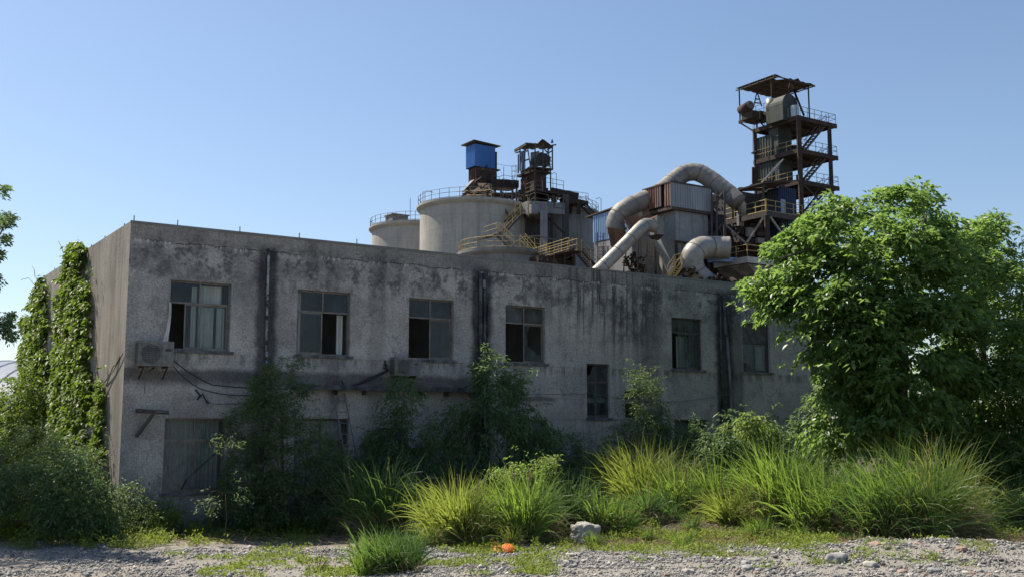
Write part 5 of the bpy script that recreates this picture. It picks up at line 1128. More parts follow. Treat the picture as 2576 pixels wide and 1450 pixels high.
def limbs(T, base, joints, P, r, name='trunk', r0=0.12, ntw=60, mat=None, rs=None, twig_r=0.012):
    """trunk through joints, then branches to some of the twig points"""
    mb = MB(); J = [Vector(j) for j in joints]
    rs = rs or [r0 * (1 - 0.6 * i / len(J)) for i in range(len(J))]
    mb.tube(J, rs, 10)
    mb.build(name, mat or M['bark'], T, True)
    nodes = [(j, rs[i]) for i, j in enumerate(J)][1:]
    mb = MB(); idx = r.permutation(len(P))[:ntw]
    for c_, i in enumerate(idx):
        p = Vector(P[i]); near = sorted(nodes, key=lambda n_: (n_[0] - p).length + (0.8 if n_[0].z > p.z + .3 else 0) + max(0, .4 - n_[1] * 6))[0]; a, ra = near
        mid = a.lerp(p, 0.5) + Vector((r.normal(0, .06), r.normal(0, .06), 0.10 * (p - a).length)); m1 = a.lerp(mid, .5) + Vector((r.normal(0, .03), r.normal(0, .03), .03)); 
        rr_ = min(ra * .55, max(twig_r, 0.02 * (p - a).length)); mb.tube([a, m1, mid, p], [rr_, rr_ * .8, rr_ * .55, twig_r * .45], 5)
        if (p - a).length > .5: nodes.append((mid, rr_ * .6)); nodes.append((mid.lerp(p, .5), rr_ * .4))
    mb.build('branch', mat or M['bark'], T, True)
def mass(name, label, cat, poly, n, Y, thick, k, L, Wd, mat, seed, droop=0.6, spread=0.8, group=None, gap=-0.12, nscale=0.7, spray=0.22, trunk=None, ntw=50, r0=0.05, shell=0.55, lean=None, upc=0.0, kind=None):
    r = np.random.RandomState(seed); sc = 2661 / Y
    P = cloud(poly, n, Y, thick, sc, seed, gap, nscale, shell, lean)
    c = P.mean(0); c[2] -= upc
    cx = np.array(poly)[:, 0].mean(); yb = np.array(poly)[:, 1].max()
    base = Vector((c[0], Y, 0)) if trunk is None else Vector((trunk[0][0], trunk[0][1], 0))
    T = thing(name, label, cat, base, group)
    if kind: T['kind'] = kind
    sprays(P, c, k, L, Wd, droop, spread, r, M[mat], T, base, spray=spray)
    if trunk: limbs(T, base, trunk, P, r, r0=r0, ntw=ntw)
    else: limbs(T, base, [base, base + Vector((0.05, 0, c[2] * .4)), base + Vector((0, 0, c[2] * .8))], P, r, 'stem', r0, ntw, M['twig'])
    return T
# big tree on the right
polyT = [(1876, 712), (1882, 690), (1893, 672), (1912, 650), (1935, 622), (1955, 590), (1985, 560), (2015, 540), (2038, 520), (2040, 490), (2075, 478), (2110, 480), (2140, 472), (2172, 478), (2175, 458), (2205, 462), (2225, 442), (2262, 445), (2300, 436), (2328, 440), (2330, 455), (2365, 452), (2400, 450), (2398, 470), (2424, 500), (2405, 520), (2395, 545), (2420, 580),
         (2430, 640), (2450, 700), (2470, 760), (2460, 850), (2440, 950), (2400, 1060), (2300, 1130), (2150, 1140), (2060, 1120), (2020, 1090), (2030, 1040), (2070, 1000), (2010, 960), (1985, 930), (1935, 905), (1950, 885), (2000, 885), (2040, 880), (2010, 850), (1990, 828), (1935, 815), (1905, 792), (1880, 775), (1888, 745)]
tb = gnd(2250, 1150); Yt = 31.0
tj = [(at(2262, 1180, Yt).x, Yt, 0), tuple(at(2268, 1050, Yt)), tuple(at(2275, 900, Yt)), tuple(at(2240, 790, Yt)), tuple(at(2214, 720, Yt)), tuple(at(2210, 640, Yt)), tuple(at(2225, 560, Yt))]
def tree(name, label, poly, n, Y, thick, joints, mat, seed, k=6, L=0.16, Wd=0.4, droop=0.75, gap=-0.1, ntw=140, r0=0.16, extra=(), spray=0.26, nscale=0.75, group=None, shell=0.5):
    r = np.random.RandomState(seed); sc = 2661 / Y; C_ = cloud(poly, n // 20, Y, thick, sc, seed, gap, nscale, shell, None, .5, .12, .36); c = C_.mean(0); c[2] -= 1.2
    rr = np.repeat(r.uniform(.18, .42, len(C_)), 20)[:, None]; off = r.normal(0, 1, (len(C_) * 20, 3)) * rr; off[:, 2] = off[:, 2] * .35 - .5 * (off[:, 0] ** 2 + off[:, 1] ** 2); P = np.repeat(C_, 20, 0) + off
    base = Vector((joints[0][0], joints[0][1], 0)); T = thing(name, label, 'tree', base, group)
    sprays(P, c, k, L, Wd, droop, 0.85, r, M[mat], T, base, 'crown', spray=spray); limbs(T, base, joints, C_, r, 'trunk', r0, ntw)
    for e in extra: mb = MB(); mb.tube([Vector(q_) for q_ in e[0]], e[1], 8); mb.build('limb', M['bark'], T, True)
    return T
tree('leafy_tree', 'large bright green tree with drooping leaflets in front of the right end of the building', polyT, 8600, Yt, 2.0, tj, 'leafA', 21, gap=0.0, L=0.195, Wd=.52, droop=.6, nscale=.95,
     extra=[([at(2240, 790, Yt), at(2275, 720, Yt - .3), at(2310, 640, Yt - .4), at(2330, 540, Yt)], [.08, .07, .05, .03]), ([at(2214, 720, Yt), at(2150, 660, Yt - .5), at(2060, 620, Yt - .8), at(1960, 650, Yt - 1)], [.07, .06, .045, .02]), ([at(2275, 900, Yt), at(2160, 850, Yt - 1), at(2030, 860, Yt - 1.4)], [.07, .05, .02])])
polyT2 = [(2400, 560), (2430, 545), (2455, 520), (2500, 515), (2515, 545), (2560, 555), (2570, 600), (2560, 640), (2590, 700), (2640, 760), (2660, 1000), (2640, 1200), (2400, 1210), (2330, 1120), (2380, 950), (2420, 800), (2400, 700), (2380, 620)]
polyT2 = [(2390, 600), (2415, 560), (2455, 520), (2500, 512), (2520, 545), (2565, 550), (2580, 600), (2565, 640), (2610, 680), (2680, 720), (2720, 900), (2700, 1230), (2420, 1230), (2330, 1120), (2360, 950), (2380, 800), (2390, 700)]
Y2 = 33.5
tree('feathery_tree', 'darker green tree at the right edge behind the large bright one', polyT2, 7000, Y2, 2.8, [(at(2480, 1180, Y2).x, Y2, 0), tuple(at(2480, 1000, Y2)), tuple(at(2470, 850, Y2)), tuple(at(2475, 700, Y2)), tuple(at(2480, 600, Y2))], 'leafA', 22, gap=-0.25, L=0.19, r0=.13)
mass('tree_undergrowth', 'dark dense bushes in the shade below the two right trees', 'bushes', [(1930, 1110), (2000, 1040), (2060, 960), (2200, 900), (2400, 900), (2600, 880), (2640, 1260), (2400, 1250), (2200, 1210), (2000, 1190), (1930, 1160)], 3600, 34.5, 1.6, 6, 0.15, 0.42, 'leafD', 23, gap=-0.5, ntw=30)
# branches of a tree just outside the left edge
Yl = 24.0
def lefttree():
    base = Vector((-14.6, 24.5, 0)); T = thing('camphor_tree', 'tree at the left edge with dark rounded leaf clusters reaching into view', 'tree', base)
    r = np.random.RandomState(31); P = []
    for (x, y, w_, n) in ((10, 480, 16, 60), (20, 553, 24, 120), (10, 600, 16, 60), (-5, 640, 14, 70), (-15, 560, 30, 120), (22, 796, 17, 60), (10, 820, 30, 90), (28, 838, 14, 50), (-25, 830, 30, 120), (-30, 700, 40, 150), (-60, 620, 60, 250), (-110, 720, 80, 300), (-60, 860, 40, 180), (-160, 600, 90, 300)):
        w_ *= .72; n = int(n * .6); q = np.array([tuple(at(x - 5 + r.normal(0, w_ * .5), y + r.normal(0, w_ * .5), Yl + r.normal(0, .35))) for _ in range(n)]); P.append(q)
    n = 7500; u_ = unit(r.normal(0, 1, (n, 3))) * (r.rand(n, 1) ** .4); crown = np.array([-15.4, 26.2, 7.2]) + u_ * np.array([3.0, 4.2, 3.4]); crown = crown[crown[:, 0] / crown[:, 1] < -0.52]; P.append(crown)
    P = np.concatenate(P); sprays(P, (-15, 24.2, 6), 7, 0.085, .5, .3, .9, r, M['leafD'], T, base, 'crown', spray=.13)
    limbs(T, base, [base, (-14.7, 24.4, 2), (-14.9, 24.3, 4.2), (-15.1, 24.2, 6.2), (-15.2, 24, 8.2)], P, r, 'trunk', .2, 120)
    mb = MB(); mb.tube([Vector((-14.9, 24.3, 5.0)), at(-60, 660, Yl), at(0, 590, Yl), at(18, 553, Yl)], [.06, .035, .02, .01], 6); mb.tube([Vector((-14.8, 24.3, 3.6)), at(-50, 860, Yl), at(5, 830, Yl), at(25, 800, Yl)], [.05, .03, .015, .008], 6); mb.build('limb', M['bark'], T, True)
lefttree()
# vines on the side wall ------------------------------------------------
def vine(label, poly, n, thick, seed, k=5, L=.125, ybase=1250, sprig=()):
    r = np.random.RandomState(seed); poly = np.array(poly, float); lo, hi = poly.min(0), poly.max(0); P = []; outn = -U
    while len(P) < n:
        q = lo + r.rand(2) * (hi - lo); q = q[None, :]; q0 = q.copy(); wv_ = np.array([[14 * mnoise.noise(Vector((q[0, 0] * .04, q[0, 1] * .035, seed))) + 5 * mnoise.noise(Vector((q[0, 0] * .1, q[0, 1] * .09, seed))), 0]]); q = q + wv_
        if not inpoly(q, poly)[0]: continue
        d = edged(q, poly)[0] / 95.0
        s_, z_ = sidec(q0[0, 0] + (r.normal(0, 12) if r.rand() < .05 else 0), q0[0, 1])
        if z_ < 0.05: continue
        if mnoise.noise(Vector((s_ * 1.3 + seed, z_ * 2.2, 0))) + .5 * mnoise.noise(Vector((s_ * 4, z_ * 5, seed))) < -0.22 + (.25 if r.rand() < .2 else 0): continue
        t = thick * min(1, d / .3) ** .7 * (0.75 + .5 * mnoise.noise(Vector((s_, z_ * 1.4, seed)))); off = t * r.rand() ** .45 + .04
        p = CORNER + V * s_ + Z * z_ + outn * off; P.append(tuple(p))
    P = np.array(P); sb, _ = sidec((lo[0] + hi[0]) / 2, 1000); base = CORNER + V * sb + outn * .1; base.z = 0
    T = thing('climbing_vine', label, 'vine', base, 'vines climbing the side wall')
    nn = len(P); Ps, Ds, Ls = [], [], []
    dirr = np.tile(np.array(outn), (nn, 1)) + r.normal(0, .5, (nn, 3)); dirr[:, 2] -= .15; dirr = unit(dirr)
    sd = unit(np.cross(dirr, [[0, 0, 1.0]]))
    for i in range(k):
        sg = 1 if i % 2 else -1; t = i / k; Ps.append(P + dirr * .16 * t + r.normal(0, .02, (nn, 3))); d = dirr * .5 + sd * sg * r.uniform(.4, 1, (nn, 1)) + r.normal(0, .2, (nn, 3)); d[:, 2] -= r.uniform(.1, .8, nn); Ds.append(d); Ls.append(L * r.uniform(.45, 1.6, nn))
    Ls = np.concatenate(Ls); leaves_mesh('foliage', np.concatenate(Ps), np.concatenate(Ds), Ls, Ls * .55, M['leafV'], T, base)
    mb = MB()
    for i in range(5):
        x = sb + r.normal(0, .15); pts = []
        for z_ in np.linspace(0, P[:, 2].max() * .9, 12): pts.append(CORNER + V * (x + .15 * math.sin(z_ * 2 + i)) + outn * .05 + Z * z_)
        mb.tube(pts, .018, 5)
    for pts in sprig: mb.tube([CORNER + V * sidec(*q_)[0] + Z * sidec(*q_)[1] + outn * .3 for q_ in pts], .01, 4)
    mb.build('stem', M['twig'], T, True)
vine('tallest bright green vine in the middle of the side wall', [(176, 640), (186, 622), (200, 612), (222, 616), (224, 640), (222, 680), (232, 720), (228, 780), (232, 850), (226, 900), (246, 960), (232, 1010), (222, 1100), (216, 1180), (180, 1190), (120, 1150), (118, 1080), (132, 1010), (142, 950), (150, 900), (146, 850), (155, 800), (150, 750), (162, 700)], 3800, .17, 41, sprig=([(186, 640), (180, 622), (172, 608)],))
vine('vine hanging over the far edge of the side wall', [(108, 730), (112, 700), (120, 690), (128, 780), (124, 860), (132, 950), (128, 1050), (120, 1130), (90, 1140), (60, 1060), (66, 960), (58, 900), (70, 850), (66, 800), (84, 760), (96, 735)], 2700, .26, 42, sprig=([(112, 720), (95, 700), (75, 705)], [(112, 700), (110, 680), (104, 672)], [(100, 850), (70, 820), (60, 815)]))
vine('thin young vine nearest the building corner', [(262, 948), (272, 960), (268, 1010), (272, 1040), (262, 1090), (266, 1150), (245, 1160), (240, 1110), (252, 1070), (242, 1040), (256, 990)], 700, .18, 43, k=4, L=.08)
# bushes on the left
mass('leafy_bush', 'sunlit yellow-green bush beside the shed at the far left', 'bush', [(-30, 1010), (0, 985), (30, 960), (60, 925), (100, 960), (130, 1000), (140, 1080), (100, 1150), (-30, 1150)], 1500, 34.0, 1.4, 6, .11, .5, 'leafV', 51, gap=-.3)
mass('leafy_bush', 'large dark green bush in the lower left corner', 'bush', [(-60, 1130), (0, 1110), (60, 1120), (120, 1110), (170, 1150), (230, 1180), (265, 1230), (290, 1290), (250, 1345), (150, 1362), (-60, 1375)], 3800, 24.6, 1.0, 6, .10, .36, 'leafD', 52, gap=-.12, nscale=1.0, droop=.5, spray=.34)
mass('leafy_bush', 'mid green weedy bush against the foot of the side wall', 'bush', [(60, 1080), (120, 1090), (170, 1110), (220, 1140), (260, 1180), (300, 1200), (300, 1280), (200, 1300), (60, 1300)], 2200, 27.2, .9, 5, .09, .4, 'leafS', 53, gap=-.25, nscale=1.1, droop=.3)
mass('leafy_bush', 'low round bush with pale top near the left ground floor window', 'bush', [(365, 1300), (372, 1278), (395, 1268), (425, 1270), (445, 1290), (440, 1325), (400, 1340), (360, 1335)], 420, 25.7, .35, 6, .075, .45, 'leafB', 54, gap=-.5)
mass('leafy_bush', 'sprawling low bush between the building corner and the pale-topped bush', 'bush', [(240, 1290), (280, 1240), (310, 1225), (345, 1222), (370, 1250), (365, 1320), (300, 1345), (240, 1350)], 700, 25.4, .5, 5, .075, .42, 'leafS', 55, gap=-.3)
# shrubs along the facade
mass('shrub', 'large many-stemmed shrub hiding the second ground floor window', 'shrub', [(560, 1210), (590, 1150), (575, 1080), (610, 1010), (640, 960), (660, 935), (690, 925), (715, 960), (720, 1010), (760, 1040), (800, 1060), (830, 1100), (860, 1140), (870, 1230), (880, 1330), (700, 1335), (560, 1320), (540, 1260)], 6200, 26.6, 1.0, 5, .08, .38, 'leafS', 61, gap=-.17, nscale=1.3, spray=.2, droop=.25, ntw=120)
mass('shrub', 'sprig-like shrub with sunlit leaf tips reaching left over the first window', 'shrub', [(450, 1235), (480, 1208), (560, 1245), (596, 1180), (556, 1130), (575, 1085), (606, 1110), (622, 1190), (600, 1275), (560, 1290), (500, 1262)], 70, 23.9, .3, 6, .075, .42, 'leafS', 62, gap=.15, nscale=2.0, r0=.007, ntw=16, spray=.22, droop=.2)
mass('shrub', 'slim leafy shoots rising in front of the white broken downpipe', 'shrub', [(660, 935), (672, 920), (690, 925), (735, 880), (750, 900), (770, 985), (740, 1040), (690, 1040), (650, 1000)], 420, 27.2, .4, 6, .08, .32, 'leafS', 63, gap=-.05, nscale=1.6, droop=.4)
mass('sapling', 'slender sapling passing the right end of the smaller air conditioner', 'sapling', [(985, 960), (1000, 950), (1012, 935), (1025, 960), (1050, 985), (1035, 1010), (1020, 1025), (1000, 1010), (980, 1000)], 150, 28.5, .25, 7, .12, .27, 'leafD', 64, gap=-.3, droop=.8, spray=.3, r0=.02)
mass('shrub', 'dark leafy shrub below the smaller air conditioner', 'shrub', [(885, 1150), (930, 1110), (950, 1090), (985, 1060), (1020, 1040), (1060, 1060), (1090, 1090), (1080, 1130), (1130, 1160), (1130, 1260), (885, 1280)], 2500, 28.9, .7, 6, .11, .3, 'leafD', 65, gap=-.15, nscale=1.3, droop=.8, spray=.28)
mass('sapling', 'tall sapling with drooping leaves in front of the middle downpipes', 'sapling', [(1205, 905), (1222, 890), (1248, 905), (1252, 950), (1262, 990), (1290, 1020), (1310, 1060), (1300, 1120), (1330, 1180), (1200, 1200), (1140, 1120), (1120, 1060), (1160, 1000), (1195, 1010), (1200, 960)], 1150, 29.6, .6, 7, .14, .26, 'leafD', 66, gap=-.1, nscale=1.5, droop=.95, spray=.32, r0=.035)
mass('sapling', 'sapling with drooping leaf tufts below the broken fourth window', 'sapling', [(1282, 930), (1300, 915), (1325, 935), (1322, 975), (1335, 1010), (1345, 1050), (1400, 1080), (1370, 1110), (1360, 1180), (1290, 1180), (1285, 1040), (1262, 980)], 620, 30.2, .5, 7, .14, .26, 'leafD', 67, gap=-.05, nscale=1.5, droop=.95, spray=.32, r0=.03)
mass('shrub', 'rounded shrub in shade right of the fourth ground floor window', 'shrub', [(1385, 1150), (1400, 1110), (1430, 1090), (1465, 1105), (1480, 1150), (1470, 1200), (1390, 1200)], 560, 31.5, .5, 6, .09, .35, 'leafD', 68, gap=-.4)
mass('sapling', 'narrow upright sapling left of the small square opening', 'sapling', [(1575, 1030), (1585, 960), (1600, 925), (1618, 935), (1625, 1000), (1640, 1060), (1660, 1110), (1560, 1120)], 620, 31.5, .4, 6, .095, .3, 'leafS', 69, gap=-.15, nscale=1.7, droop=.6, r0=.025)
mass('sapling', 'narrow upright sapling right of the small square opening', 'sapling', [(1632, 1010), (1636, 940), (1652, 928), (1660, 960), (1672, 1040), (1690, 1060), (1680, 1120), (1630, 1120)], 420, 32.2, .3, 6, .095, .3, 'leafS', 70, gap=-.2, nscale=1.7, droop=.6, r0=.025)
mass('shrub', 'broad dark shrub bank below the narrow stair window and saplings', 'shrub', [(1380, 1190), (1480, 1150), (1560, 1090), (1640, 1080), (1700, 1060), (1740, 1040), (1760, 1080), (1760, 1220), (1380, 1240)], 2400, 32.2, .7, 6, .10, .32, 'leafD', 71, gap=-.2, nscale=1.2)
mass('shrub', 'lush compound-leaved shrub left of the large tree', 'shrub', [(1740, 1130), (1770, 1095), (1830, 1080), (1860, 1050), (1880, 1040), (1905, 1062), (1925, 1060), (1950, 1090), (1970, 1140), (1960, 1230), (1860, 1260), (1760, 1210)], 1900, 31.5, .9, 6, .15, .35, 'leafD', 72, gap=-.2, nscale=1.2, droop=.9, spray=.3)
mass('shrub', 'pale sunlit sprig at the top of the lush shrub', 'shrub', [(1858, 1062), (1875, 1040), (1895, 1045), (1915, 1058), (1930, 1068), (1905, 1080), (1870, 1080)], 70, 30.6, .25, 7, .15, .36, 'leafB', 73, gap=-.6, droop=.8)
mass('shrub', 'flat-topped bright shrub between the grass tufts in the middle', 'shrub', [(1268, 1190), (1290, 1170), (1325, 1152), (1345, 1160), (1375, 1160), (1392, 1180), (1380, 1200), (1300, 1205)], 330, 25.8, .4, 6, .09, .4, 'leafB', 74, gap=-.45)
mass('hedge_undergrowth', 'low dark undergrowth along the foot of the facade', 'undergrowth', [(800, 1200), (1000, 1190), (1200, 1180), (1450, 1180), (1650, 1180), (1900, 1170), (1900, 1250), (1600, 1270), (1300, 1280), (1050, 1290), (800, 1290)], 3800, 29.5, .9, 5, .09, .35, 'leafD', 75, gap=-.4, ntw=0, kind='stuff', lean=lambda x, y: (x - 1300) * .0035)
# grass tufts --------------------------------------------------------
def blades(name, base, n, r0, Lm, spread, wd, mat, parent, r, seg=6, droop=.5, z0=0.0):
    K = 7 if r0 > .35 else 3; ca = r.rand(K) * 6.28; cr = r0 * .8 * np.sqrt(r.rand(K)); kk = r.randint(0, K, n); khf = r.uniform(.72, 1.0, K); khf[0] = 1.0; klx = r.normal(0, .10, K); kly = r.normal(0, .10, K)
    sub_r = r0 * .38 * np.sqrt(r.rand(n)); ang = r.rand(n) * 2 * np.pi; rad = np.full(n, r0 * .5)
    P = np.stack([cr[kk] * np.cos(ca[kk]) + sub_r * np.cos(ang), (cr[kk] * np.sin(ca[kk]) + sub_r * np.sin(ang)) * .8, np.full(n, z0)], 1)
    a2 = ang + r.normal(0, .7, n); tilt = np.abs(r.normal(0, spread, n)) * (.5 + .7 * rad / r0); D = np.stack([np.sin(tilt) * np.cos(a2), np.sin(tilt) * np.sin(a2), np.cos(tilt)], 1); D[:, 0] += klx[kk]; D[:, 1] += kly[kk]; D = unit(D)
    L = Lm * (.3 + .8 * r.rand(n) ** .8) * khf[kk]; side = unit(np.cross(D, np.stack([np.cos(a2 + 1.3), np.sin(a2 + 1.3), np.zeros(n)], 1))); hor = np.stack([np.cos(a2), np.sin(a2), np.zeros(n)], 1)
    w = wd * r.uniform(.6, 1.2, n); dr = droop * r.uniform(.05, 1.0, n) * (1 + 2.2 * (r.rand(n) < .35))
    vs = []; p = P.copy(); d = D.copy()
    for i in range(seg + 1):
        t = i / seg; ww = w * (1.0 if t < .6 else max(.06, (1 - t) / .4)) * (0.55 + .45 * min(1, t * 3))
        vs += [p - side * ww[:, None] / 2, p + side * ww[:, None] / 2]
        d = unit(d + hor * (dr * .35 * t)[:, None] - np.array([[0, 0, 1.0]]) * (dr * .75 * t * t)[:, None]); p = p + d * (L / seg)[:, None]
    v = np.stack(vs, 1).reshape(-1, 3); v[:, 2] = np.maximum(v[:, 2], 0.0); m = 2 * (seg + 1); i0 = np.arange(n) * m
    f = np.concatenate([np.stack([i0 + 2 * s, i0 + 2 * s + 1, i0 + 2 * s + 3, i0 + 2 * s + 2], 1) for s in range(seg)])
    return np_mesh(name, v, f, M[mat], parent)
def tuft(px, pyb, h, rad, n, label, seed, spread=.38, dry=.25, wd=.035, droop=1.1, name='grass_tuft', mat='blade', group='tall grass tufts'):
    r = np.random.RandomState(seed); b = gnd(px, pyb); b.z = ground_z(b.x, b.y) - .02
    if h > 10: h = at(px, h, b.y).z
    T = thing(name, label, 'grass tuft', b, group)
    blades('green_blades', b, int(n * .85), rad, h * 1.2, spread, wd, mat, T, r, droop=droop)
    if h > .9 and seed < 130:
        hd = []; sb_ = MB()
        for s_ in range(int(3 + 9 * r.rand() * rad)):
            a_, t_ = r.rand() * 6.28, r.uniform(.05, .35); p0 = Vector((rad * .5 * math.cos(a_), rad * .5 * math.sin(a_), 0)); p1 = p0 + Vector((math.cos(a_) * t_ * h, math.sin(a_) * t_ * h, h * r.uniform(.8, 1.15))); sb_.tube([p0, p0.lerp(p1, .5) + Vector((0, 0, .03)), p1], .006, 4); dd = (p1 - p0).normalized()
            hd = []
            for k_ in range(26): q_ = k_ / 26; hd.append((tuple(p1 - dd * .3 * (1 - q_)), tuple(dd + Vector((r.normal(0, .35), r.normal(0, .35), .1)))))
            if seed % 2: sb_.build('stalk', M['straw'], T, local=True); leaves_mesh('seed_head', np.array([h_[0] for h_ in hd]), np.array([h_[1] for h_ in hd]), np.full(len(hd), .07), np.full(len(hd), .014), M['straw'], T, (0, 0, 0))
            sb_ = MB()

    mat = ['blade', 'blade2', 'blade', 'blade3', 'blade'][seed % 5] if mat == 'blade' and seed < 400 else (['blade', 'blade3', 'blade2'][seed % 3] if seed >= 400 else mat)
    T.children and [c_.data.materials.clear() or c_.data.materials.append(M[mat]) for c_ in T.children if c_.name.startswith('green')]
    if dry: blades('dry_blades', b, int(n * dry * 2.0), rad * .95, h * .72, spread * 1.5, wd * .6, 'straw', T, r, droop=droop * 1.6)
    return T
tuft(935, 1343, 1150, .75, 1300, 'tall shaded grass tuft below the steel shelf, its tips catching the sun', 81, .42, .3)
tuft(1015, 1345, 1200, .5, 600, 'smaller shaded tuft leaning right beside the tall shaded one', 82, .5, .3)
tuft(1160, 1365, 1195, .75, 1500, 'wide bright tuft with arching leaves left of the orange plastic', 83, .5, .25)
tuft(1245, 1362, 1200, .5, 700, 'upright bright tuft behind the orange plastic', 84, .36, .25)
tuft(1345, 1362, 1185, .6, 1000, 'yellow-green tuft just right of the orange plastic', 85, .42, .3)
tuft(1440, 1346, 1195, .65, 1200, 'tall bright tuft behind the big pale rock', 86, .42, .3)
tuft(1520, 1346, 1230, .5, 700, 'lower tuft right of the big pale rock', 87, .5, .4)
tuft(1632, 1310, 1118, .95, 1900, 'high domed tuft on the low mound right of the middle', 88, .48, .35)
tuft(1715, 1322, 1175, .6, 700, 'straw-mixed tuft at the right flank of the domed one', 89, .5, .7)
tuft(1790, 1325, 1168, .6, 900, 'pointed tuft between the domed tuft and the right-hand grasses', 90, .36, .3)
tuft(1635, 1335, 1240, .35, 500, 'small spiky tuft low in front of the domed one', 91, .42, .3)
tuft(1560, 1345, .5, .2, 130, 'tiny tuft with broad leaves right of the rock', 92, .45, .2)
tuft(1860, 1335, 1235, .6, 700, 'low matted tuft left of the right-hand grasses', 93, .55, .5)
tuft(1985, 1330, 1115, .8, 1500, 'tall tuft below the left edge of the large tree', 94, .45, .45)
tuft(2090, 1342, 1150, .8, 1500, 'straw-mixed dense tuft below the middle of the large tree', 95, .5, .5)
tuft(2195, 1352, 1145, .8, 1600, 'broad deep green tuft in the right-hand grasses', 96, .5, .25, .026)
tuft(2290, 1352, 1120, .75, 1500, 'lush tuft with wide leaves right of the broad one', 97, .42, .2, .03)
tuft(2375, 1346, 1100, .5, 800, 'tall pampas-like tuft with brown stems at the right', 98, .36, .6, .026)
tuft(2420, 1338, 1170, .45, 380, 'long-leaved tuft leaning to the right near the right edge', 99, .65, .15, .03)
tuft(2560, 1325, 1222, .6, 900, 'yellowish tuft at the right edge', 100, .5, .35)
tuft(1000, 1434, 1318, .55, 1200, 'nearest bright tuft at the bottom of the picture', 101, .45, .15, .024)
tuft(935, 1440, .6, .3, 200, 'small tuft at the left foot of the nearest tuft', 102, .5, .3, .02)
for i, (x, y, h, r_, n, l) in enumerate([(640, 1336, .45, .3, 130, 'small sunlit weed tuft under the sprig-like shrub'), (560, 1343, .4, .35, 140, 'low grassy weed left of centre at the gravel edge'), (1080, 1375, .5, .3, 160, 'small tuft in front of the wide arching one'), (1880, 1340, .5, .35, 160, 'small tuft at the foot of the matted one'),
                                          (1700, 1375, .45, .3, 150, 'small tuft at the gravel edge before the domed tuft'), (2460, 1325, .5, .35, 180, 'small tuft in front of the long-leaved one'), (460, 1325, .7, .25, 60, 'few long curved blades near the pale-topped bush')]):
    tuft(x, y, h, r_, n, l, 110 + i, .5, .3, .016)
pr = random.Random(44)
for k in range(46):
    x = pr.uniform(1490, 2520) if k % 3 else pr.uniform(1050, 1500); y = pr.uniform(1312, 1362) if x > 1500 else pr.uniform(1345, 1378)
    tuft(x, y, pr.uniform(.25, .75), pr.uniform(.15, .32), int(pr.uniform(90, 230)), 'small mixed green and straw grass clump between the tall tufts and the gravel', 400 + k, .5, pr.uniform(.2, .9), .018, group='small grass clumps before the tall tufts', name='grass_clump')
# background shaded grass under the walls
for i, (x, y, h) in enumerate([(720, 1316, .7), (790, 1312, .9), (860, 1312, .8), (1130, 1290, 1.1), (1190, 1290, 1.1), (1260, 1290, 1.0)]):
    tuft(x, y, h, .6, 260, ['shaded short grass in front of the large shrub', 'shaded grass right of the large shrub foot', 'shaded grass left of the tall shaded tuft', 'dark tall grass before the middle saplings, leftmost', 'dark tall grass before the middle saplings, middle one', 'dark tall grass before the middle saplings, rightmost'][i], 130 + i, .4, .3, .018)
for i, (x, y, h, l) in enumerate([(90, 1330, 1195, 'long grass poking through the dark bush at the lower left'), (200, 1340, 1190, 'tall grass in front of the foot of the side wall'), (265, 1345, 1235, 'grass at the building corner foot'), (330, 1335, 1240, 'grass between the corner and the pale-topped bush'), (20, 1345, 1230, 'grass at the far lower left')]):
    tuft(x, y, h, .6, 380, l, 150 + i, .45, .3, .02)
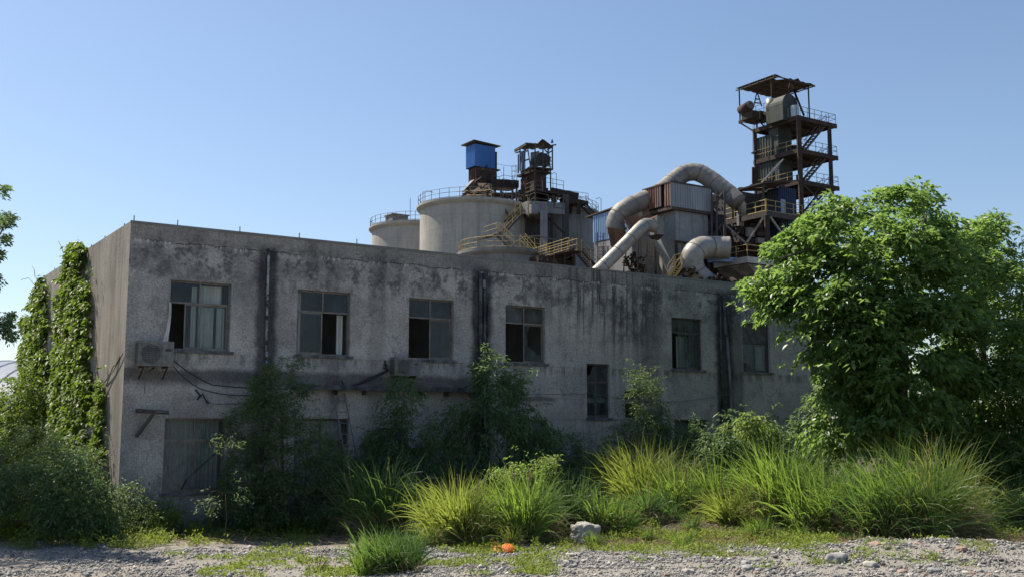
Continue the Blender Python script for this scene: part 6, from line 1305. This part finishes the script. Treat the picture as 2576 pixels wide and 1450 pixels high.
# weeds ------------------------------------------------------------------
def weeds():
    r = np.random.RandomState(200); Ps, Ds, Ls = [], [], []
    def zone(n, f, L0, L1):
        k = 0
        while k < n:
            x, y = f(); g_ = gnd(x, y)
            if mnoise.noise(Vector((g_.x * .9, g_.y * .9, 5))) + .5 * mnoise.noise(Vector((g_.x * 3, g_.y * 3, 5))) < 0.05: k += .12; continue
            h = r.uniform(L0, L1); m = r.randint(5, 12); z = ground_z(g_.x, g_.y)
            for j in range(m):
                t = r.rand(); Ps.append((g_.x + r.normal(0, .05), g_.y + r.normal(0, .05), z + h * t * .8)); Ds.append((r.normal(0, .7), r.normal(0, .7), .35 + .6 * r.rand())); Ls.append(r.uniform(.04, .10) * (1 + h))
            k += 1
    zone(1500, lambda: (r.uniform(430, 2600), 1345 + r.normal(0, 9) + 0), .05, .3)
    zone(1400, lambda: (r.uniform(480, 860), r.uniform(1315, 1345)), .05, .45)
    zone(900, lambda: (r.uniform(900, 2100), 1376 + r.normal(0, 9)), .04, .2)
    zone(1300, lambda: (r.uniform(0, 500), r.uniform(1325, 1380)), .05, .4)
    zone(500, lambda: (r.uniform(420, 1300), r.uniform(1350, 1400)), .03, .15)
    zone(500, lambda: (r.uniform(1400, 2500), r.uniform(1385, 1430)), .03, .12)
    zone(600, lambda: (r.uniform(950, 1400), r.uniform(1385, 1445)), .03, .12)
    zone(500, lambda: (r.uniform(500, 900), r.uniform(1400, 1450)), .03, .10)
    zone(1600, lambda: (r.uniform(1500, 2100), r.uniform(1300, 1375)), .05, .25)
    zone(1000, lambda: (r.uniform(2380, 2600), r.uniform(1240, 1345)), .05, .35)
    Ls = np.array(Ls); o = leaves_mesh('weeds', np.array(Ps), np.array(Ds), Ls, Ls * .26, M['weed'], None, (0, 0, 0)); props(o, 'low yellow-green weeds along the edge of the gravel', 'weeds', kind='stuff')
    # dead straw litter
    Ps, Ds, Ls = [], [], []
    for k in range(14000):
        x = r.uniform(300, 2600); y = r.choice([r.normal(1345, 14), r.uniform(1300, 1372)]); g_ = gnd(x, y); Ps.append((g_.x, g_.y, ground_z(g_.x, g_.y) + r.uniform(0, .07))); Ds.append((r.normal(), r.normal(), r.uniform(0, .6))); Ls.append(r.uniform(.06, .22))
    Ls = np.array(Ls); o = leaves_mesh('straw_litter', np.array(Ps), np.array(Ds), Ls, np.full(len(Ls), .012), M['straw'], None, (0, 0, 0)); props(o, 'dry straw lying between the weeds and grass', 'straw', kind='stuff')
weeds()
# upright herb stems
def herb(px, pyb, h, label, seed, group='upright herbs at the gravel edge'):
    r = np.random.RandomState(seed); b = gnd(px, pyb); b.z = ground_z(b.x, b.y); n = int(60 * h / .5); T = thing('herb', label, 'herb', b, group)
    P, D, L = [], [], []; mb = MB()
    for s_ in range(3):
        dx, dy = r.normal(0, .06, 2); tx, ty = r.normal(0, .05, 2); mb.tube([b + Vector((dx, dy, 0)), b + Vector((dx + tx, dy + ty, h))], .006, 4)
        for j in range(n):
            t = r.rand(); P.append((b.x + dx + tx * t, b.y + dy + ty * t, b.z + h * (.1 + .9 * t))); D.append((r.normal(), r.normal(), .6)); L.append(r.uniform(.05, .1) * (1.15 - t * .6))
    L = np.array(L); leaves_mesh('leaves', np.array(P), np.array(D), L, L * .25, M['weed'], T, b); mb.build('stem', M['twig'], T)
for i, (x, y, h, l) in enumerate([(655, 1345, .42, 'upright herb left of the shaded grass, under the shrub tips'), (685, 1340, .3, 'short upright herb beside the tallest left herb'), (735, 1345, .35, 'single upright herb before the large shrub'), (1120, 1372, .55, 'pale upright herb left of the wide arching tuft'), (1345, 1385, .3, 'short herb right of the orange plastic'), (1480, 1385, .4, 'herb at the right foot of the big rock'), (1765, 1400, .28, 'low herb on the gravel near the right middle'), (2170, 1358, .7, 'tall dull herb before the broad right tuft'), (2230, 1360, .75, 'tallest dull herb before the lush right tuft'), (2330, 1360, .65, 'herb before the pampas-like tuft'), (1235, 1388, .3, 'short herb left of the orange plastic')]): herb(x, y, h, l, 300 + i)
for k in range(26):
    herb(pr.uniform(450, 790), pr.uniform(1322, 1350), pr.uniform(.18, .5), 'small upright sunlit herb along the gravel edge below the large shrub', 500 + k, 'sunlit herbs below the large shrub')
# rocks ---------------------------------------------------------------
def rockmesh(seed, sx, sy, sz, sub=3, rough=.25, sharp=1.0):
    bm = bmesh.new(); bmesh.ops.create_icosphere(bm, subdivisions=sub, radius=1)
    for v in bm.verts:
        n = v.co.normalized(); p = n.copy(); m = max(abs(p.x), abs(p.y), abs(p.z)); p = p.lerp(p / m, .45 * sharp)
        p *= 1 + rough * mnoise.noise(n * 1.6 + Vector((seed, 0, 0))) + rough * .4 * mnoise.noise(n * 4 + Vector((0, seed, 0))) + rough * .18 * mnoise.noise(n * 9 + Vector((0, seed, 3)))
        v.co = Vector((p.x * sx, p.y * sy, p.z * sz))
    me = bpy.data.meshes.new('rock'); bm.to_mesh(me); bm.free(); return me
def rock(px, py, sx, sy, sz, seed, label, mat='rock', name='rock', sub=3, group=None, zf=.55):
    b = gnd(px, py); b.z = ground_z(b.x, b.y) + sz * zf; o = link_mesh(name, rockmesh(seed, sx, sy, sz, sub), M[mat], None, sub > 2); o.location = b; o.rotation_euler = (0, 0, seed * 1.3); return props(o, label, 'rock', group)
rock(1471, 1364, .29, .27, .24, 3, 'large pale angular rock standing at the edge of the grass', sub=5, zf=.85)
rock(1372 + 130, 1368, .10, .09, .06, 8, 'small stone at the right foot of the large pale rock')
M['stoneg'] = simple('grey_stone', (0.20, 0.20, 0.205), (0.34, 0.335, 0.33), 5, 0.95, bump=0.02)
M['stoneb'] = simple('reddish_stone', (0.32, 0.22, 0.17), (0.24, 0.19, 0.16), 5, 0.95)
sr = random.Random(9)
for i, (x, y, s, m, l) in enumerate([(2105, 1420, .22, 'stoneg', 'flat grey boulder on the rubble at the right'), (1840, 1395, .09, 'rock', 'small white stone below the right middle grass'), (1730, 1440, .12, 'rock', 'pale stone at the bottom right of centre'), (1880, 1432, .12, 'stoneg', 'grey stone right of the pale bottom stone'), (1640, 1405, .09, 'rock', 'pale round stone on the gravel right of the big rock'),
        (2310, 1398, .10, 'stoneb', 'reddish stone on the rubble slope'), (2190, 1430, .13, 'rock', 'pale flat stone near the flat grey boulder'), (2420, 1410, .11, 'stoneb', 'second reddish stone nearer the right edge'), (2500, 1380, .12, 'rock', 'pale stone on the rubble near the right edge'), (2050, 1375, .11, 'stoneg', 'dark grey stone at the top of the rubble'), (2260, 1375, .08, 'rock', 'little white stone below the lush tuft'), (2350, 1440, .12, 'stoneg', 'grey stone in the bottom right rubble')]):
    rock(x, y, s, s * .8, s * .45, 20 + i, l, m, 'stone', 3)
protos = [rockmesh(50 + k, .055, .045, .03, 2) for k in range(4)]
for k, p_ in enumerate(protos): p_.materials.append(M[['rock', 'stoneg', 'stoneg', 'stoneb'][k]])
for k in range(230):
    x = sr.uniform(980, 2560); y = sr.uniform(1372, 1448) + (0 if x > 1800 else 8); b = gnd(x, y); o = bpy.data.objects.new('loose_stone', protos[k % 4]); COL.objects.link(o)
    s = sr.uniform(.5, 1.3) * (1.8 if sr.random() < .12 else 1); o.scale = (s, s * sr.uniform(.6, 1.1), s * sr.uniform(.6, 1)); b.z = ground_z(b.x, b.y) + .012 * s; o.location = b; o.rotation_euler = (sr.uniform(-.3, .3), sr.uniform(-.3, .3), sr.uniform(0, 6)); props(o, 'small loose stone lying among the gravel', 'stone', 'loose stones on the gravel')
# gravel: tens of thousands of pebbles as one sheet of stuff
def gravel():
    r = np.random.RandomState(77); n = 60000; X = r.uniform(-11.5, 12.5, n); Y = 18.0 + 6.6 * r.rand(n)
    keep = np.ones(n, bool); Zs = np.zeros(n)
    for i in range(n):
        nz = mnoise.noise(Vector((X[i] * .35, Y[i] * .6, 9))); lim = 23.3 - .12 * X[i] * 0 + nz * 1.2
        if Y[i] > lim or (X[i] < -2 and nz + .3 * mnoise.noise(Vector((X[i] * 2, Y[i] * 2, 4))) > .05 and r.rand() < .8): keep[i] = False
        elif mnoise.noise(Vector((X[i] * .8, Y[i] * 1.6, 19))) > .12 and r.rand() < .75: keep[i] = False
        else: Zs[i] = ground_z(X[i], Y[i])
    X, Y, Zs = X[keep], Y[keep], Zs[keep]; n = len(X)
    s = r.uniform(.012, .034, n) * (1 + 1.1 * (r.rand(n) < .06)); a = r.rand(n) * 6.28
    oc = np.array([(1, 0, 0), (0, 1, 0), (-1, 0, 0), (0, -1, 0), (0, 0, .75), (.2, .1, -.4)]); v = oc[None] * r.uniform(.65, 1.25, (n, 6, 1)) * s[:, None, None]
    ca, sa = np.cos(a)[:, None], np.sin(a)[:, None]; vx = v[..., 0] * ca - v[..., 1] * sa; vy = v[..., 0] * sa + v[..., 1] * ca
    v = np.stack([vx + X[:, None], vy + Y[:, None], v[..., 2] + (Zs + s * .25)[:, None]], -1).reshape(-1, 3)
    F = np.array([(0, 1, 4), (1, 2, 4), (2, 3, 4), (3, 0, 4), (1, 0, 5), (2, 1, 5), (3, 2, 5), (0, 3, 5)]); f = (F[None] + (np.arange(n) * 6)[:, None, None]).reshape(-1, 3)
    g = G('gravel_stone'); geo = g.n('ShaderNodeNewGeometry'); rr_ = geo.outputs['Random Per Island']; c = g.mix(rr_, (0.11, 0.11, 0.108), (0.33, 0.325, 0.315)); c = g.mix(g.step(rr_, .9, .95), c, (0.48, .45, .41)); g.pbr(c, .9, spec=.2)
    props(np_mesh('gravel', v, f, g.mat), 'grey crushed gravel covering the foreground', 'gravel', kind='stuff')
gravel()
# orange plastic helmet fragment
def orange():
    b = gnd(1268, 1388); T = thing('orange_shell', 'broken orange plastic shell lying at the grass edge', 'plastic debris', b); mb = MB()
    def dome(c, r, a0, a1, e1, tilt):
        M_ = Matrix.Rotation(tilt, 3, 'Y'); N1, N2 = 18, 8; g_ = []
        for j in range(N2 + 1):
            e = e1 * j / N2
            g_.append([c + M_ @ Vector((r * math.cos(e) * math.cos(a0 + (a1 - a0) * i / N1), r * math.cos(e) * math.sin(a0 + (a1 - a0) * i / N1) * .9, r * math.sin(e) * (1 + .06 * math.sin(i * 2.1)))) for i in range(N1 + 1)])
        for j in range(N2):
            for i in range(N1): mb.quad(g_[j][i], g_[j][i + 1], g_[j + 1][i + 1], g_[j + 1][i])
    dome(b + Vector((.07, 0, .01)), .17, 2.6, 6.6, 1.5, .15); dome(b + Vector((-.06, .02, .0)), .15, 2.4, 4.9, 1.25, -.5)
    o = mb.build('shell', M['orange'], T, True); m_ = o.modifiers.new('s', 'SOLIDIFY'); m_.thickness = .006
    mb = MB(); mb.add([b + Vector(p) for p in ((-.30, -.02, .01), (-.12, -.12, .02), (-.05, -.06, .12), (-.16, .02, .17), (-.25, 0, .08))], [(0, 1, 2, 3, 4)]); mb.add([b + Vector(p) for p in ((-.22, 0, .14), (-.2, -.02, .24), (-.12, -.04, .17))], [(0, 2, 1)]); o = mb.build('flap', M['orange'], T); m_ = o.modifiers.new('s', 'SOLIDIFY'); m_.thickness = .006
orange()
# dead twigs on the ground
for i, (x, y, h, l) in enumerate([(2560 * .7 + 30, 1392, .1, 'thin dead branch lying on the gravel at the right middle'), (800, 1435, .45, 'bare reddish twig left of the nearest tuft')]):
    b = gnd(x, y); mb = MB()
    for k in range(5):
        a = sr.uniform(0, 6.28); p1 = b + Vector((math.cos(a) * .25, math.sin(a) * .1, h * sr.uniform(.3, .8))); mb.tube([b, p1, p1 + Vector((sr.uniform(-.2, .2), sr.uniform(-.1, .1), h * .5))], [.008, .005, .003], 4)
    single('dead_twig', mb, M['twig'], l, 'twig', b)
# overhead wires at the right edge
for i, (y, l) in enumerate([(622, 'upper thin overhead wire at the right edge'), (664, 'middle thin overhead wire at the right edge'), (676, 'lower thin overhead wire at the right edge')]):
    cable('overhead_wire', [at(2300, y + 90, 90), at(2800, y - 50, 75)], .025, M['cable'], l, 'wire', sag=.3, n=5)
